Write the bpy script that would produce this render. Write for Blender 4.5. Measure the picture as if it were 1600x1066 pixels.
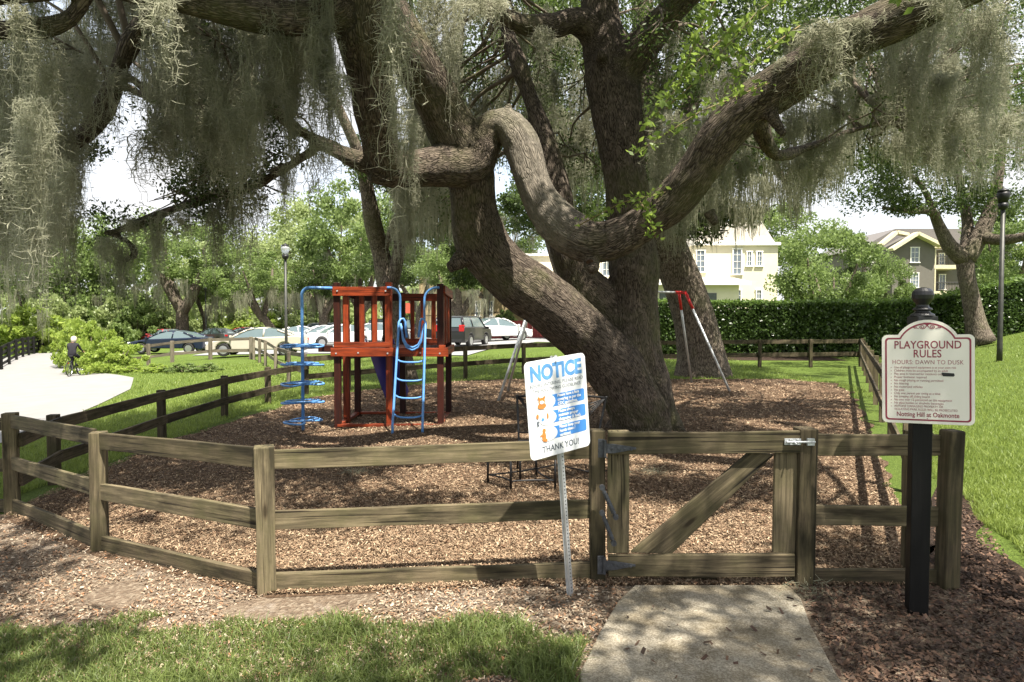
import bpy, bmesh, math, random
import numpy as np
from mathutils import Vector, Matrix, noise, kdtree, Quaternion
S = bpy.context.scene
for o in list(bpy.data.objects): bpy.data.objects.remove(o)
random.seed(7); RNG = np.random.default_rng(7)
PI = math.pi
# ------------------------------------------------------------------ camera
F = 1067.0; CH = 1.9; TH = math.atan(36/F)
cam = bpy.data.cameras.new('camera'); cam.lens = 24.0; cam.sensor_width = 36; cam.clip_end = 2000; cam.clip_start = 0.05
camo = bpy.data.objects.new('camera', cam); S.collection.objects.link(camo)
camo.location = (0, 0, CH); camo.rotation_euler = (PI/2-TH, 0, 0); S.camera = camo
# ------------------------------------------------------------------ light
SUN = Vector((0.25, -0.38, 1.0)).normalized()
elev = math.asin(SUN.z); az = math.atan2(SUN.x, SUN.y)
w = bpy.data.worlds.new('World'); S.world = w; w.use_nodes = True
nt = w.node_tree; bg = nt.nodes['Background']; sk = nt.nodes.new('ShaderNodeTexSky'); sk.sky_type = 'NISHITA'
sk.sun_disc = False; sk.sun_elevation = elev; sk.sun_rotation = az; sk.air_density = 1.0; sk.dust_density = 2.0; sk.ozone_density = 0.6
# bright thin cloud over most of the sky
tcw = nt.nodes.new('ShaderNodeTexCoord'); nz = nt.nodes.new('ShaderNodeTexNoise'); nz.inputs['Scale'].default_value = 2.2; nz.inputs['Detail'].default_value = 6
nt.links.new(tcw.outputs['Generated'], nz.inputs['Vector']); rw = nt.nodes.new('ShaderNodeValToRGB'); rw.color_ramp.elements[0].position = .33; rw.color_ramp.elements[1].position = .56
rw.color_ramp.elements[0].color = (.45, .45, .45, 1); nt.links.new(nz.outputs['Fac'], rw.inputs[0]); mw = nt.nodes.new('ShaderNodeMix'); mw.data_type = 'RGBA'
mw.inputs[7].default_value = (2.75, 2.75, 2.8, 1); nt.links.new(rw.outputs[0], mw.inputs[0]); nt.links.new(sk.outputs[0], mw.inputs[6])
nt.links.new(mw.outputs[2], bg.inputs[0]); bg.inputs[1].default_value = 0.15
sl = bpy.data.lights.new('sun', 'SUN'); sl.energy = 5.0; sl.angle = math.radians(0.5); sl.color = (1, 0.93, 0.82)
so = bpy.data.objects.new('sun', sl); S.collection.objects.link(so)
so.rotation_euler = (-SUN).to_track_quat('-Z', 'Y').to_euler()
S.view_settings.view_transform = 'Standard'; S.view_settings.look = 'None'; S.view_settings.gamma = 1
S.view_settings.exposure = 1.5
S.cycles.max_bounces = 6; S.cycles.transparent_max_bounces = 8
# ------------------------------------------------------------------ terrain and placing
def sm(t): t = max(0., min(1., t)); return t*t*(3-2*t)
def gz(x, y):
    z = 0.0
    if x < 0: z -= 0.04*(27*(1-math.exp(x/27.0)) if x < -20 else -x) if x >= -20 else 0.8+0.02*min(18, -x-20)
    k = 1.0
    if x < -15: k = 1-sm((-x-15)/7)*(1-sm((y-33)/10))
    z += k*0.45*sm((y-23)/12)*(1-sm((x-2)/8)*0.4)
    if x > 0:
        xl = 3.0+(y-4.7)*0.4865+0.6
        z += 1.7*sm((x-xl)/11.0)*sm((y-6)/14)
    return z
def ray(px, py):
    u = (px-800)/F; v = (533-py)/F
    return Vector((u, math.cos(TH)+v*math.sin(TH), -math.sin(TH)+v*math.cos(TH)))
def P(px, py, d):
    r = ray(px, py); t = d/r.y
    return Vector((r.x*t, d, CH+r.z*t))
def X(px, d): return (px-800)/F*d
def G(px, d):
    x = X(px, d); return Vector((x, d, gz(x, d)))
def proj(p):
    q = (p[0], p[1], p[2]-CH); f = q[1]*math.cos(TH)-q[2]*math.sin(TH); u = q[1]*math.sin(TH)+q[2]*math.cos(TH)
    if f < .1: return (-9999, -9999)
    return (800+F*q[0]/f, 533-F*u/f)
# ------------------------------------------------------------------ objects
WM = {}
def W(o): return WM.get(o.name, Matrix())
def link(o, parent=None, M=None):
    S.collection.objects.link(o)
    if parent is not None:
        o.parent = parent; WM[o.name] = W(parent) @ (M or Matrix())
    else: WM[o.name] = (M or Matrix()).copy()
    if M is not None: o.matrix_basis = M
    return o
def tag(o, label=None, cat=None, group=None, kind=None):
    if label: o['label'] = label
    if cat: o['category'] = cat
    if group: o['group'] = group
    if kind: o['kind'] = kind
    return o
def thing(name, label, cat, loc=(0, 0, 0), rz=0, group=None):
    o = bpy.data.objects.new(name, None); o.empty_display_size = .2
    link(o, None, Matrix.Translation(Vector(loc)) @ Matrix.Rotation(rz, 4, 'Z'))
    return tag(o, label, cat, group)
def npmesh(name, V, Fc, mat=None, smooth=False):
    V = np.asarray(V, dtype=np.float32); Fc = np.asarray(Fc, dtype=np.int32); n = Fc.shape[1]
    m = bpy.data.meshes.new(name); m.vertices.add(len(V)); m.vertices.foreach_set('co', V.ravel())
    m.loops.add(Fc.size); m.loops.foreach_set('vertex_index', Fc.ravel())
    m.polygons.add(len(Fc)); m.polygons.foreach_set('loop_start', np.arange(0, Fc.size, n, dtype=np.int32))
    m.polygons.foreach_set('loop_total', np.full(len(Fc), n, dtype=np.int32))
    if smooth: m.polygons.foreach_set('use_smooth', np.ones(len(Fc), dtype=bool))
    m.update(calc_edges=True)
    if mat: m.materials.append(mat)
    return m
def frame(d):
    d = Vector(d).normalized(); a = Vector((0, 0, 1)) if abs(d.z) < .95 else Vector((1, 0, 0))
    s = d.cross(a).normalized(); return s, s.cross(d).normalized()
class MB:
    def __init__(s): s.v = []; s.f = []
    def add(s, V, Fs):
        k = len(s.v); s.v += [tuple(q) for q in V]; s.f += [tuple(i+k for i in f) for f in Fs]; return s
    def box(s, c, size, M=None):
        x, y, z = [q/2 for q in size]; c = Vector(c)
        V = [Vector((a*x, b*y, e*z)) for a in (-1, 1) for b in (-1, 1) for e in (-1, 1)]
        V = [(M @ q if M else q)+c for q in V]
        return s.add(V, [(0, 1, 3, 2), (4, 6, 7, 5), (0, 4, 5, 1), (2, 3, 7, 6), (0, 2, 6, 4), (1, 5, 7, 3)])
    def tube(s, pts, r, n=8, closed=False, flat=1.0):
        pts = [Vector(p) for p in pts]; m = len(pts); V = []; Fs = []
        r = r if hasattr(r, '__len__') else [r]*m
        prev = None
        for i, p in enumerate(pts):
            if closed: d = pts[(i+1) % m]-pts[i-1]
            else: d = pts[min(i+1, m-1)]-pts[max(i-1, 0)]
            d = d.normalized() if d.length > 1e-9 else Vector((0, 0, 1))
            if prev is None: a, b = frame(d)
            else:
                a = (prev-d*prev.dot(d))
                a = a.normalized() if a.length > 1e-6 else frame(d)[0]
                b = a.cross(d)
            prev = a
            for k in range(n):
                t = 2*PI*k/n; V.append(p+a*math.cos(t)*r[i]+b*math.sin(t)*r[i]*flat)
        for i in range(m if closed else m-1):
            j = (i+1) % m
            for k in range(n):
                q = (k+1) % n; Fs.append((i*n+k, i*n+q, j*n+q, j*n+k))
        if not closed:
            Fs.append(tuple(range(n-1, -1, -1))); Fs.append(tuple((m-1)*n+k for k in range(n)))
        return s.add(V, Fs)
    def lathe(s, prof, c=(0, 0, 0), n=16):
        c = Vector(c); V = []; Fs = []
        for r, z in prof:
            for k in range(n): t = 2*PI*k/n; V.append(c+Vector((r*math.cos(t), r*math.sin(t), z)))
        for i in range(len(prof)-1):
            for k in range(n): q = (k+1) % n; Fs.append((i*n+k, i*n+q, (i+1)*n+q, (i+1)*n+k))
        Fs.append(tuple(range(n-1, -1, -1))); Fs.append(tuple((len(prof)-1)*n+k for k in range(n)))
        return s.add(V, Fs)
    def prism(s, poly, axis, a, b):
        # poly: 2D points; axis 'y': (x,z) extruded y a..b ; 'x': (y,z) extruded ; 'z': (x,y)
        def mk(p, t):
            return (p[0], t, p[1]) if axis == 'y' else ((t, p[0], p[1]) if axis == 'x' else (p[0], p[1], t))
        n = len(poly); V = [mk(p, a) for p in poly]+[mk(p, b) for p in poly]
        Fs = [tuple(range(n)), tuple(range(2*n-1, n-1, -1))]+[(i, i+n, (i+1) % n+n, (i+1) % n) for i in range(n)]
        return s.add(V, Fs)
    def obj(s, name, mat, parent=None, smooth=False, bevel=0, M=None, world=False, subsurf=0):
        m = bpy.data.meshes.new(name)
        V = s.v
        if world and parent is not None:
            I = W(parent).inverted(); V = [I @ Vector(q) for q in V]
        m.from_pydata([tuple(q) for q in V], [], s.f)
        if mat: m.materials.append(mat)
        bm = bmesh.new(); bm.from_mesh(m); bmesh.ops.recalc_face_normals(bm, faces=bm.faces); bm.to_mesh(m); bm.free()
        if smooth:
            for p in m.polygons: p.use_smooth = True
        o = bpy.data.objects.new(name, m); link(o, parent, M)
        if bevel:
            b = o.modifiers.new('bevel', 'BEVEL'); b.width = bevel; b.segments = 2; b.limit_method = 'ANGLE'; b.angle_limit = .7
        if subsurf:
            b = o.modifiers.new('sub', 'SUBSURF'); b.levels = subsurf; b.render_levels = subsurf
        return o
def plank(name, p0, p1, w, h, mat, parent, up=(0, 0, 1), rough=0.007, bevel=.006):
    """board whose own X runs along its length; w across, h along 'up'"""
    p0 = Vector(p0); p1 = Vector(p1); d = p1-p0; L = d.length; d.normalize(); up = Vector(up)
    z = (up-d*up.dot(d)).normalized(); y = z.cross(d)
    M = Matrix(((d.x, y.x, z.x, p0.x), (d.y, y.y, z.y, p0.y), (d.z, y.z, z.z, p0.z), (0, 0, 0, 1)))
    n = max(2, int(L/.25)); mb = MB(); V = []; Fs = []
    sd = random.random()*90
    for i in range(n+1):
        x = L*i/n; q = [noise.noise((x*1.7, sd, k*3.1))*rough for k in range(4)]
        V += [(x, -w/2+q[0], -h/2+q[1]), (x, w/2+q[2], -h/2+q[1]), (x, w/2+q[2], h/2+q[3]), (x, -w/2+q[0], h/2+q[3])]
    for i in range(n):
        for k in range(4): Fs.append((i*4+k, i*4+(k+1) % 4, i*4+4+(k+1) % 4, i*4+4+k))
    Fs += [(3, 2, 1, 0), (n*4, n*4+1, n*4+2, n*4+3)]
    mb.add(V, Fs)
    Ml = W(parent).inverted() @ M if parent is not None else M
    return mb.obj(name, mat, parent, bevel=bevel, M=Ml)
def crom(pts, step=.12):
    """catmull-rom through (Vector, r) control points"""
    out = []
    for i in range(len(pts)-1):
        a = pts[max(i-1, 0)]; b = pts[i]; c = pts[i+1]; e = pts[min(i+2, len(pts)-1)]
        n = max(2, int((c[0]-b[0]).length/step))
        for k in range(n):
            t = k/n
            def f(A, B, C, D): return .5*((2*B)+(C-A)*t+(2*A-5*B+4*C-D)*t*t+(3*B-A-3*C+D)*t**3)
            out.append((f(a[0], b[0], c[0], e[0]), max(.004, f(a[1], b[1], c[1], e[1]))))
    out.append(pts[-1]); return out
# ------------------------------------------------------------------ materials
def newmat(name):
    m = bpy.data.materials.new(name); m.use_nodes = True; nt = m.node_tree
    return m, nt, nt.nodes['Principled BSDF']
def N(nt, t, **k):
    n = nt.nodes.new(t)
    for a, b in k.items():
        if a.startswith('i_'): n.inputs[a[2:].replace('_', ' ')].default_value = b
        else: setattr(n, a, b)
    return n
def ramp(nt, stops, fac=None):
    n = nt.nodes.new('ShaderNodeValToRGB'); e = n.color_ramp.elements
    while len(e) > 1: e.remove(e[-1])
    e[0].position = stops[0][0]; e[0].color = (*stops[0][1], 1)
    for p, c in stops[1:]:
        q = e.new(p); q.color = (*c, 1)
    if fac is not None: nt.links.new(fac, n.inputs[0])
    return n
def coords(nt, kind='Object', scale=(1, 1, 1), rand=False, attr=None):
    if attr: tc = nt.nodes.new('ShaderNodeAttribute'); tc.attribute_name = attr; out = tc.outputs['Vector']
    elif kind == 'World': tc = nt.nodes.new('ShaderNodeNewGeometry'); out = tc.outputs['Position']
    else: tc = nt.nodes.new('ShaderNodeTexCoord'); out = tc.outputs[kind]
    mp = nt.nodes.new('ShaderNodeMapping'); mp.inputs['Scale'].default_value = scale; nt.links.new(out, mp.inputs[0])
    if rand:
        oi = nt.nodes.new('ShaderNodeObjectInfo'); mu = nt.nodes.new('ShaderNodeMath'); mu.operation = 'MULTIPLY'; mu.inputs[1].default_value = 37
        nt.links.new(oi.outputs['Random'], mu.inputs[0]); nt.links.new(mu.outputs[0], mp.inputs['Location'])
    return mp.outputs[0]
def noi(nt, vec, scale, detail=4, rough=.55, dist=0):
    n = nt.nodes.new('ShaderNodeTexNoise'); n.inputs['Scale'].default_value = scale; n.inputs['Detail'].default_value = detail
    n.inputs['Roughness'].default_value = rough; n.inputs['Distortion'].default_value = dist
    if vec is not None: nt.links.new(vec, n.inputs['Vector'])
    return n.outputs['Fac']
def mix(nt, fac, a, b, mode='MIX'):
    n = nt.nodes.new('ShaderNodeMix'); n.data_type = 'RGBA'; n.blend_type = mode
    for s, v in ((n.inputs[0], fac), (n.inputs[6], a), (n.inputs[7], b)):
        if isinstance(v, (int, float)): s.default_value = v
        elif isinstance(v, tuple): s.default_value = (*v, 1)
        else: nt.links.new(v, s)
    return n.outputs[2]
def bump(nt, h, dist, strength=1.0, bs=None, prev=None):
    b = nt.nodes.new('ShaderNodeBump'); b.inputs['Distance'].default_value = dist; b.inputs['Strength'].default_value = strength
    nt.links.new(h, b.inputs['Height'])
    if prev: nt.links.new(prev, b.inputs['Normal'])
    if bs: nt.links.new(b.outputs[0], bs.inputs['Normal'])
    return b.outputs[0]
def plain(name, col, rough=.6, metal=0, var=.15, scale=6, spec=.5, bmp=0, coat=0):
    m, nt, b = newmat(name); v = coords(nt, 'Object', rand=True); f = noi(nt, v, scale, 5)
    c = [max(0, q*(1-var)) for q in col]; c2 = [min(1, q*(1+var)) for q in col]
    r = ramp(nt, [(.3, tuple(c)), (.7, tuple(c2))], f); nt.links.new(r.outputs[0], b.inputs['Base Color'])
    b.inputs['Roughness'].default_value = rough; b.inputs['Metallic'].default_value = metal
    b.inputs['Specular IOR Level'].default_value = spec; b.inputs['Coat Weight'].default_value = coat
    if bmp: bump(nt, noi(nt, v, scale*8, 4), bmp, 1, b)
    return m
def bark_mat(name, dark, light, green, attr='bark', sc=1.0):
    m, nt, b = newmat(name); v = coords(nt, attr=attr) if attr else coords(nt, 'Object', (1, 1, .25))
    vo = nt.nodes.new('ShaderNodeTexVoronoi'); vo.feature = 'DISTANCE_TO_EDGE'; vo.inputs['Scale'].default_value = 44*sc
    dn = nt.nodes.new('ShaderNodeTexNoise'); dn.inputs['Scale'].default_value = 9*sc; nt.links.new(v, dn.inputs['Vector'])
    ad = nt.nodes.new('ShaderNodeVectorMath'); ad.operation = 'MULTIPLY_ADD'; ad.inputs[1].default_value = (.14, .14, .14)
    nt.links.new(dn.outputs['Color'], ad.inputs[0]); nt.links.new(v, ad.inputs[2]); nt.links.new(ad.outputs[0], vo.inputs['Vector'])
    f1 = noi(nt, v, 11*sc, 8, .7); f2 = noi(nt, coords(nt, 'World'), 1.1, 4, .6)
    r1 = ramp(nt, [(0, (0, 0, 0)), (.22, (1, 1, 1))], vo.outputs['Distance'])
    hm = mix(nt, .5, r1.outputs[0], f1)
    base = ramp(nt, [(.25, dark), (.72, light)], hm)
    gm = ramp(nt, [(.5, (0, 0, 0)), (.68, (1, 1, 1))], f2)
    li = ramp(nt, [(.52, (0, 0, 0)), (.6, (1, 1, 1))], noi(nt, coords(nt, 'World'), 7, 5, .7))
    c = mix(nt, gm.outputs[0], base.outputs[0], mix(nt, .55, base.outputs[0], green))
    c = mix(nt, mix(nt, 1.0, li.outputs[0], (.35, .35, .35), 'MULTIPLY'), c, tuple(min(1, q*1.7) for q in light))
    if attr:
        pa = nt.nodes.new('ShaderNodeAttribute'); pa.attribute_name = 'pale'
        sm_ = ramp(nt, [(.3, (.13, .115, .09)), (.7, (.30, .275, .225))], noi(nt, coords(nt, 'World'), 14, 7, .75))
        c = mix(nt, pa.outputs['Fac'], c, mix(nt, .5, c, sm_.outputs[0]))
    nt.links.new(c, b.inputs['Base Color']); b.inputs['Roughness'].default_value = .9; b.inputs['Specular IOR Level'].default_value = .25
    bump(nt, hm, .03, .9, b); return m
def leaf_mat(name, c1, c2, trans=.45, rough=.45, scale=.9):
    m, nt, b = newmat(name); v = coords(nt, 'World'); f = noi(nt, v, scale, 3)
    wn = nt.nodes.new('ShaderNodeTexWhiteNoise'); wn.noise_dimensions = '3D'
    ge = nt.nodes.new('ShaderNodeNewGeometry'); rp = ge.outputs['Random Per Island']
    mm = nt.nodes.new('ShaderNodeMath'); mm.operation = 'ADD'; nt.links.new(f, mm.inputs[0]); nt.links.new(rp, mm.inputs[1])
    m2 = nt.nodes.new('ShaderNodeMath'); m2.operation = 'MULTIPLY'; m2.inputs[1].default_value = .5; nt.links.new(mm.outputs[0], m2.inputs[0])
    r = ramp(nt, [(.2, c1), (.8, c2)], m2.outputs[0]); nt.links.new(r.outputs[0], b.inputs['Base Color'])
    b.inputs['Roughness'].default_value = rough; b.inputs['Specular IOR Level'].default_value = .35
    tr = nt.nodes.new('ShaderNodeBsdfTranslucent'); tc = mix(nt, .5, r.outputs[0], tuple(min(1, q*1.6) for q in c2))
    nt.links.new(tc, tr.inputs[0]); ms = nt.nodes.new('ShaderNodeMixShader'); ms.inputs[0].default_value = trans
    nt.links.new(b.outputs[0], ms.inputs[1]); nt.links.new(tr.outputs[0], ms.inputs[2])
    nt.links.new(ms.outputs[0], nt.nodes['Material Output'].inputs[0]); return m
def wood_mat(name, stops, algae, wet=.35, rough=.85, gsc=(1.2, 26, 26), bdist=.003, acut=.5):
    m, nt, b = newmat(name); v = coords(nt, 'Object', gsc, rand=True); g = noi(nt, v, 1.6, 8, .65, .4)
    v2 = coords(nt, 'Object', (1, 1, 1), rand=True); r = ramp(nt, stops, g)
    bl = ramp(nt, [(acut-.08, (0, 0, 0)), (acut+.14, (1, 1, 1))], noi(nt, v2, 3.2, 6, .65))
    dk = ramp(nt, [(.36, (0, 0, 0)), (.5, (1, 1, 1))], noi(nt, coords(nt, 'Object', (.6, 3, 3), rand=True), 2.4, 5, .6))
    c = mix(nt, mix(nt, 1., bl.outputs[0], (.75, .75, .75), 'MULTIPLY'), r.outputs[0], algae, 'MIX')
    c = mix(nt, .6, c, r.outputs[0], 'OVERLAY')
    c = mix(nt, dk.outputs[0], mix(nt, 1., c, (wet, wet, wet*.95), 'MULTIPLY'), c)
    kv = nt.nodes.new('ShaderNodeTexVoronoi'); kv.inputs['Scale'].default_value = 2.6; nt.links.new(coords(nt, 'Object', (.5, 2, 2), rand=True), kv.inputs['Vector'])
    kr = ramp(nt, [(.05, (.30, .27, .24)), (.085, (.75, .72, .7)), (.11, (1, 1, 1))], kv.outputs['Distance']); c = mix(nt, 1., c, kr.outputs[0], 'MULTIPLY')
    cr_ = ramp(nt, [(.345, (.22, .2, .18)), (.37, (1, 1, 1))], noi(nt, coords(nt, 'Object', (.5, 34, 34), rand=True), 1.2, 3, .5)); c = mix(nt, 1., c, cr_.outputs[0], 'MULTIPLY')
    oi = nt.nodes.new('ShaderNodeObjectInfo'); orr = ramp(nt, [(0, (.62, .60, .58)), (.5, (.95, .95, .93)), (1, (1.12, 1.12, 1.1))], oi.outputs['Random']); c = mix(nt, 1., c, orr.outputs[0], 'MULTIPLY')
    nt.links.new(c, b.inputs['Base Color']); b.inputs['Roughness'].default_value = rough; b.inputs['Specular IOR Level'].default_value = .3
    bump(nt, g, bdist, 1, b); return m
M = {}
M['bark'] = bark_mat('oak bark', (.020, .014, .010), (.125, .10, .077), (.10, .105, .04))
M['bark_far'] = bark_mat('far bark', (.04, .03, .022), (.17, .14, .11), (.10, .10, .05), attr=None, sc=.5)
M['leaf'] = leaf_mat('oak leaves', (.022, .040, .012), (.085, .125, .030))
M['leaf_lit'] = leaf_mat('young oak leaves', (.09, .15, .025), (.22, .30, .06), .55)  # yellow-green of the young leaves themselves
M['leaf_mid'] = leaf_mat('mid green leaves', (.085, .13, .035), (.20, .27, .085))
M['leaf_pale'] = leaf_mat('leaves paled for haze', (.17, .22, .08), (.32, .38, .16))  # distance haze put into the leaf colour of far trees and bushes
M['leaf_bright'] = leaf_mat('bright shrub leaves', (.16, .24, .04), (.34, .42, .09), .5)
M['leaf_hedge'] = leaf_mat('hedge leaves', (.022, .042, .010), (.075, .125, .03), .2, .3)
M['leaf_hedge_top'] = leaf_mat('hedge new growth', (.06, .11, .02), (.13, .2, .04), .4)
M['moss'] = leaf_mat('spanish moss', (.13, .132, .088), (.34, .34, .245), .5, .9, 2.2)
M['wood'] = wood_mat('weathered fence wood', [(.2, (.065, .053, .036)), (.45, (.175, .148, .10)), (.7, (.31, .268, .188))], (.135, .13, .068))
M['wood_dk'] = wood_mat('dark brown fence wood', [(.2, (.055, .044, .030)), (.5, (.16, .132, .092)), (.8, (.28, .24, .175))], (.08, .08, .035), .45)  # darker brown wood of the side and back fences
M['wood_gray'] = wood_mat('bleached grey wood', [(.2, (.14, .12, .095)), (.5, (.27, .24, .20)), (.8, (.38, .35, .30))], (.2, .19, .14), .6)
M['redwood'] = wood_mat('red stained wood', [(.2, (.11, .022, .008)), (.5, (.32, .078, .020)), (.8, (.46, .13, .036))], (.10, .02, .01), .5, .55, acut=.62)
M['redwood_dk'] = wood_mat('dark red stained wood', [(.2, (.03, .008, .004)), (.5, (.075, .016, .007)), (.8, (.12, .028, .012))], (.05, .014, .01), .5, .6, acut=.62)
M['blue_pipe'] = plain('blue painted steel', (.10, .27, .58), .35, 0, .12, 20, .5)
M['slide'] = plain('dark blue plastic', (.025, .035, .32), .35, 0, .1, 3)
M['galv'] = plain('galvanised steel', (.50, .52, .53), .45, .5, .12, 14, .5, .0006)
M['red_paint'] = plain('red painted steel', (.55, .02, .02), .4, 0, .1)
M['iron'] = plain('black wrought iron', (.012, .012, .013), .45, .3, .2)
M['hinge'] = plain('weathered black iron hinge', (.07, .075, .085), .5, .5, .35, 40)
M['post_black'] = wood_mat('black painted timber', [(.2, (.003, .003, .003)), (.5, (.008, .0075, .007)), (.8, (.016, .015, .014))], (.008, .008, .006), .7, .6)
M['sign_white'] = plain('white sign sheet', (.74, .76, .78), .35, 0, .02)
M['sign_cream'] = plain('cream sign sheet', (.80, .77, .68), .5, 0, .03, 2)
M['maroon'] = plain('maroon paint', (.26, .03, .055), .5, 0, .15, 12)
M['maroon_thin'] = plain('faded maroon lettering', (.36, .13, .14), .5, 0, .3, 12)
M['sign_blue'] = plain('blue print', (.06, .23, .60), .35, 0, .04)
M['sign_blue2'] = plain('pale blue print', (.10, .28, .58), .35, 0, .25, 18)
M['sign_grey'] = plain('grey print', (.10, .12, .15), .4, 0, .2)
M['orange'] = plain('orange brown print', (.55, .20, .05), .4, 0, .1)
M['tape'] = plain('black tape', (.01, .01, .01), .5)
M['concrete'] = None
# ------------------------------------------------------------------ ground sheets
def grid_mesh(xs, ys, off=0):
    V = [(x, y, gz(x, y)+off) for y in ys for x in xs]; n = len(xs)
    Fs = [(j*n+i, j*n+i+1, (j+1)*n+i+1, (j+1)*n+i) for j in range(len(ys)-1) for i in range(n-1)]
    return V, Fs
def graded(a, b, fine, s0):
    out = [0.]; st = s0
    while out[-1] < b: out.append(out[-1]+st); st = s0 if out[-1] < fine else st*1.12
    neg = [0.]; st = s0
    while neg[-1] > a: neg.append(neg[-1]-st); st = s0 if -neg[-1] < fine else st*1.12
    return neg[:0:-1]+out
def ground_sheet(name, V, Fs, mat, kind='structure'):
    m = npmesh(name, V, Fs, mat, True); o = bpy.data.objects.new(name, m); link(o); o['kind'] = kind; return o
def strip(name, left, right, mat, off, nx=30, dy=.25, ragged=0):
    """sheet between two boundary polylines given as (x, y) lists with the same number of stations"""
    V = []; rows = 0
    for i in range(len(left)-1):
        L = max(math.dist(left[i], left[i+1]), math.dist(right[i], right[i+1])); n = max(1, int(L/dy))
        for k in range(n+(1 if i == len(left)-2 else 0)):
            t = k/n; a = [left[i][q]*(1-t)+left[i+1][q]*t for q in (0, 1)]; b = [right[i][q]*(1-t)+right[i+1][q]*t for q in (0, 1)]
            if ragged:
                a[0] += ragged*noise.noise((a[0]*1.3, a[1]*1.3, 3)); b[0] += ragged*noise.noise((b[0]*1.3, b[1]*1.3, 8))
            for j in range(nx+1):
                s = j/nx; x = a[0]*(1-s)+b[0]*s; y = a[1]*(1-s)+b[1]*s
                if ragged and rows == 0: y += ragged*.5*noise.noise((x*1.5, 2.2, 5))
                V.append((x, y, gz(x, y)+off))
            rows += 1
    n = nx+1
    Fs = [(j*n+i, j*n+i+1, (j+1)*n+i+1, (j+1)*n+i) for j in range(rows-1) for i in range(nx)]
    return ground_sheet(name, V, Fs, mat)
# lawn
m, nt, b = newmat('lawn'); v = coords(nt, 'World')
c = ramp(nt, [(.3, (.045, .085, .014)), (.55, (.085, .14, .022)), (.75, (.13, .19, .035))], noi(nt, v, .9, 6, .7))
c2 = mix(nt, .55, c.outputs[0], ramp(nt, [(.3, (.03, .05, .01)), (.7, (.20, .26, .06))], noi(nt, v, 26, 4, .7)).outputs[0])
nt.links.new(c2, b.inputs['Base Color']); b.inputs['Roughness'].default_value = .9; b.inputs['Specular IOR Level'].default_value = .1
bump(nt, noi(nt, v, 60, 3), .05, 1, b); M['lawn'] = m
# mulch: chips of many browns
def mulch_mat(name, cols, sand=0, dark=1.):
    m, nt, b = newmat(name); v = coords(nt, 'World', (1, 1, 1))
    dn = nt.nodes.new('ShaderNodeTexNoise'); dn.inputs['Scale'].default_value = 9; nt.links.new(v, dn.inputs['Vector'])
    ad = nt.nodes.new('ShaderNodeVectorMath'); ad.operation = 'MULTIPLY_ADD'; ad.inputs[1].default_value = (.12, .12, .12)
    nt.links.new(dn.outputs['Color'], ad.inputs[0]); nt.links.new(v, ad.inputs[2])
    vo = nt.nodes.new('ShaderNodeTexVoronoi'); vo.inputs['Scale'].default_value = 38; nt.links.new(ad.outputs[0], vo.inputs['Vector'])
    sp = nt.nodes.new('ShaderNodeSeparateColor'); nt.links.new(vo.outputs['Color'], sp.inputs[0])
    r = ramp(nt, [(i/(len(cols)-1), c) for i, c in enumerate(cols)], sp.outputs[0])
    f = noi(nt, v, 90, 5, .7); c = mix(nt, .5, r.outputs[0], ramp(nt, [(.25, (.25, .25, .25)), (.8, (1, 1, 1))], f).outputs[0], 'MULTIPLY')
    big = noi(nt, v, .55, 5, .6); c = mix(nt, ramp(nt, [(.35, (0, 0, 0)), (.65, (.45, .45, .45))], big).outputs[0], c, cols[1])
    if sand:
        sf = ramp(nt, [(.56, (0, 0, 0)), (.72, (.8, .8, .8))], noi(nt, v, 1.5, 8, .72))
        c = mix(nt, sf.outputs[0], c, mix(nt, f, (.22, .19, .16), (.44, .40, .35)))
    if dark != 1: c = mix(nt, 1., c, (dark, dark, dark), 'MULTIPLY')
    nt.links.new(c, b.inputs['Base Color']); b.inputs['Roughness'].default_value = .95; b.inputs['Specular IOR Level'].default_value = .15
    bump(nt, mix(nt, .4, vo.outputs['Distance'], f), .035, 1, b); return m
CH1 = [(.04, .024, .014), (.125, .08, .05), (.065, .04, .024), (.22, .155, .10), (.095, .06, .036), (.17, .115, .073)]
M['mulch'] = mulch_mat('wood chip mulch', CH1)
M['litter'] = mulch_mat('leaf litter and sand', [(.07, .048, .034), (.23, .175, .125), (.13, .09, .06), (.36, .30, .225), (.17, .12, .085)], 1.6)
M['soil'] = mulch_mat('dark soil with litter', [(.018, .013, .010), (.05, .034, .025), (.03, .021, .016), (.08, .05, .034), (.036, .026, .02)], 0)
m, nt, b = newmat('concrete'); v = coords(nt, 'World')
c = ramp(nt, [(.3, (.175, .152, .108)), (.7, (.29, .26, .19))], noi(nt, v, 1.6, 7, .7)); f = noi(nt, v, 130, 3, .6)
vo = nt.nodes.new('ShaderNodeTexVoronoi'); vo.inputs['Scale'].default_value = 120; nt.links.new(v, vo.inputs['Vector'])
sp = nt.nodes.new('ShaderNodeSeparateColor'); nt.links.new(vo.outputs['Color'], sp.inputs[0])
c3 = mix(nt, .35, c.outputs[0], ramp(nt, [(.2, (.16, .13, .09)), (.9, (.6, .55, .46))], sp.outputs[0]).outputs[0])
st = ramp(nt, [(.42, (1, 1, 1)), (.62, (.62, .58, .5))], noi(nt, v, 2.7, 5, .65)); c3 = mix(nt, 1., c3, st.outputs[0], 'MULTIPLY')
nt.links.new(c3, b.inputs['Base Color']); b.inputs['Roughness'].default_value = .9; bump(nt, mix(nt, .5, f, vo.outputs['Distance']), .006, 1, b); M['concrete'] = m
M['road'] = plain('pale asphalt path', (.20, .196, .19), .9, 0, .08, 1.5)
M['lot'] = plain('parking lot asphalt', (.22, .22, .22), .9, 0, .12, 1.5)
xs = graded(-420, 420, 14, .4); ys = [-30+.5*i for i in range(66)]
q = 3.; st = .35
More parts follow.
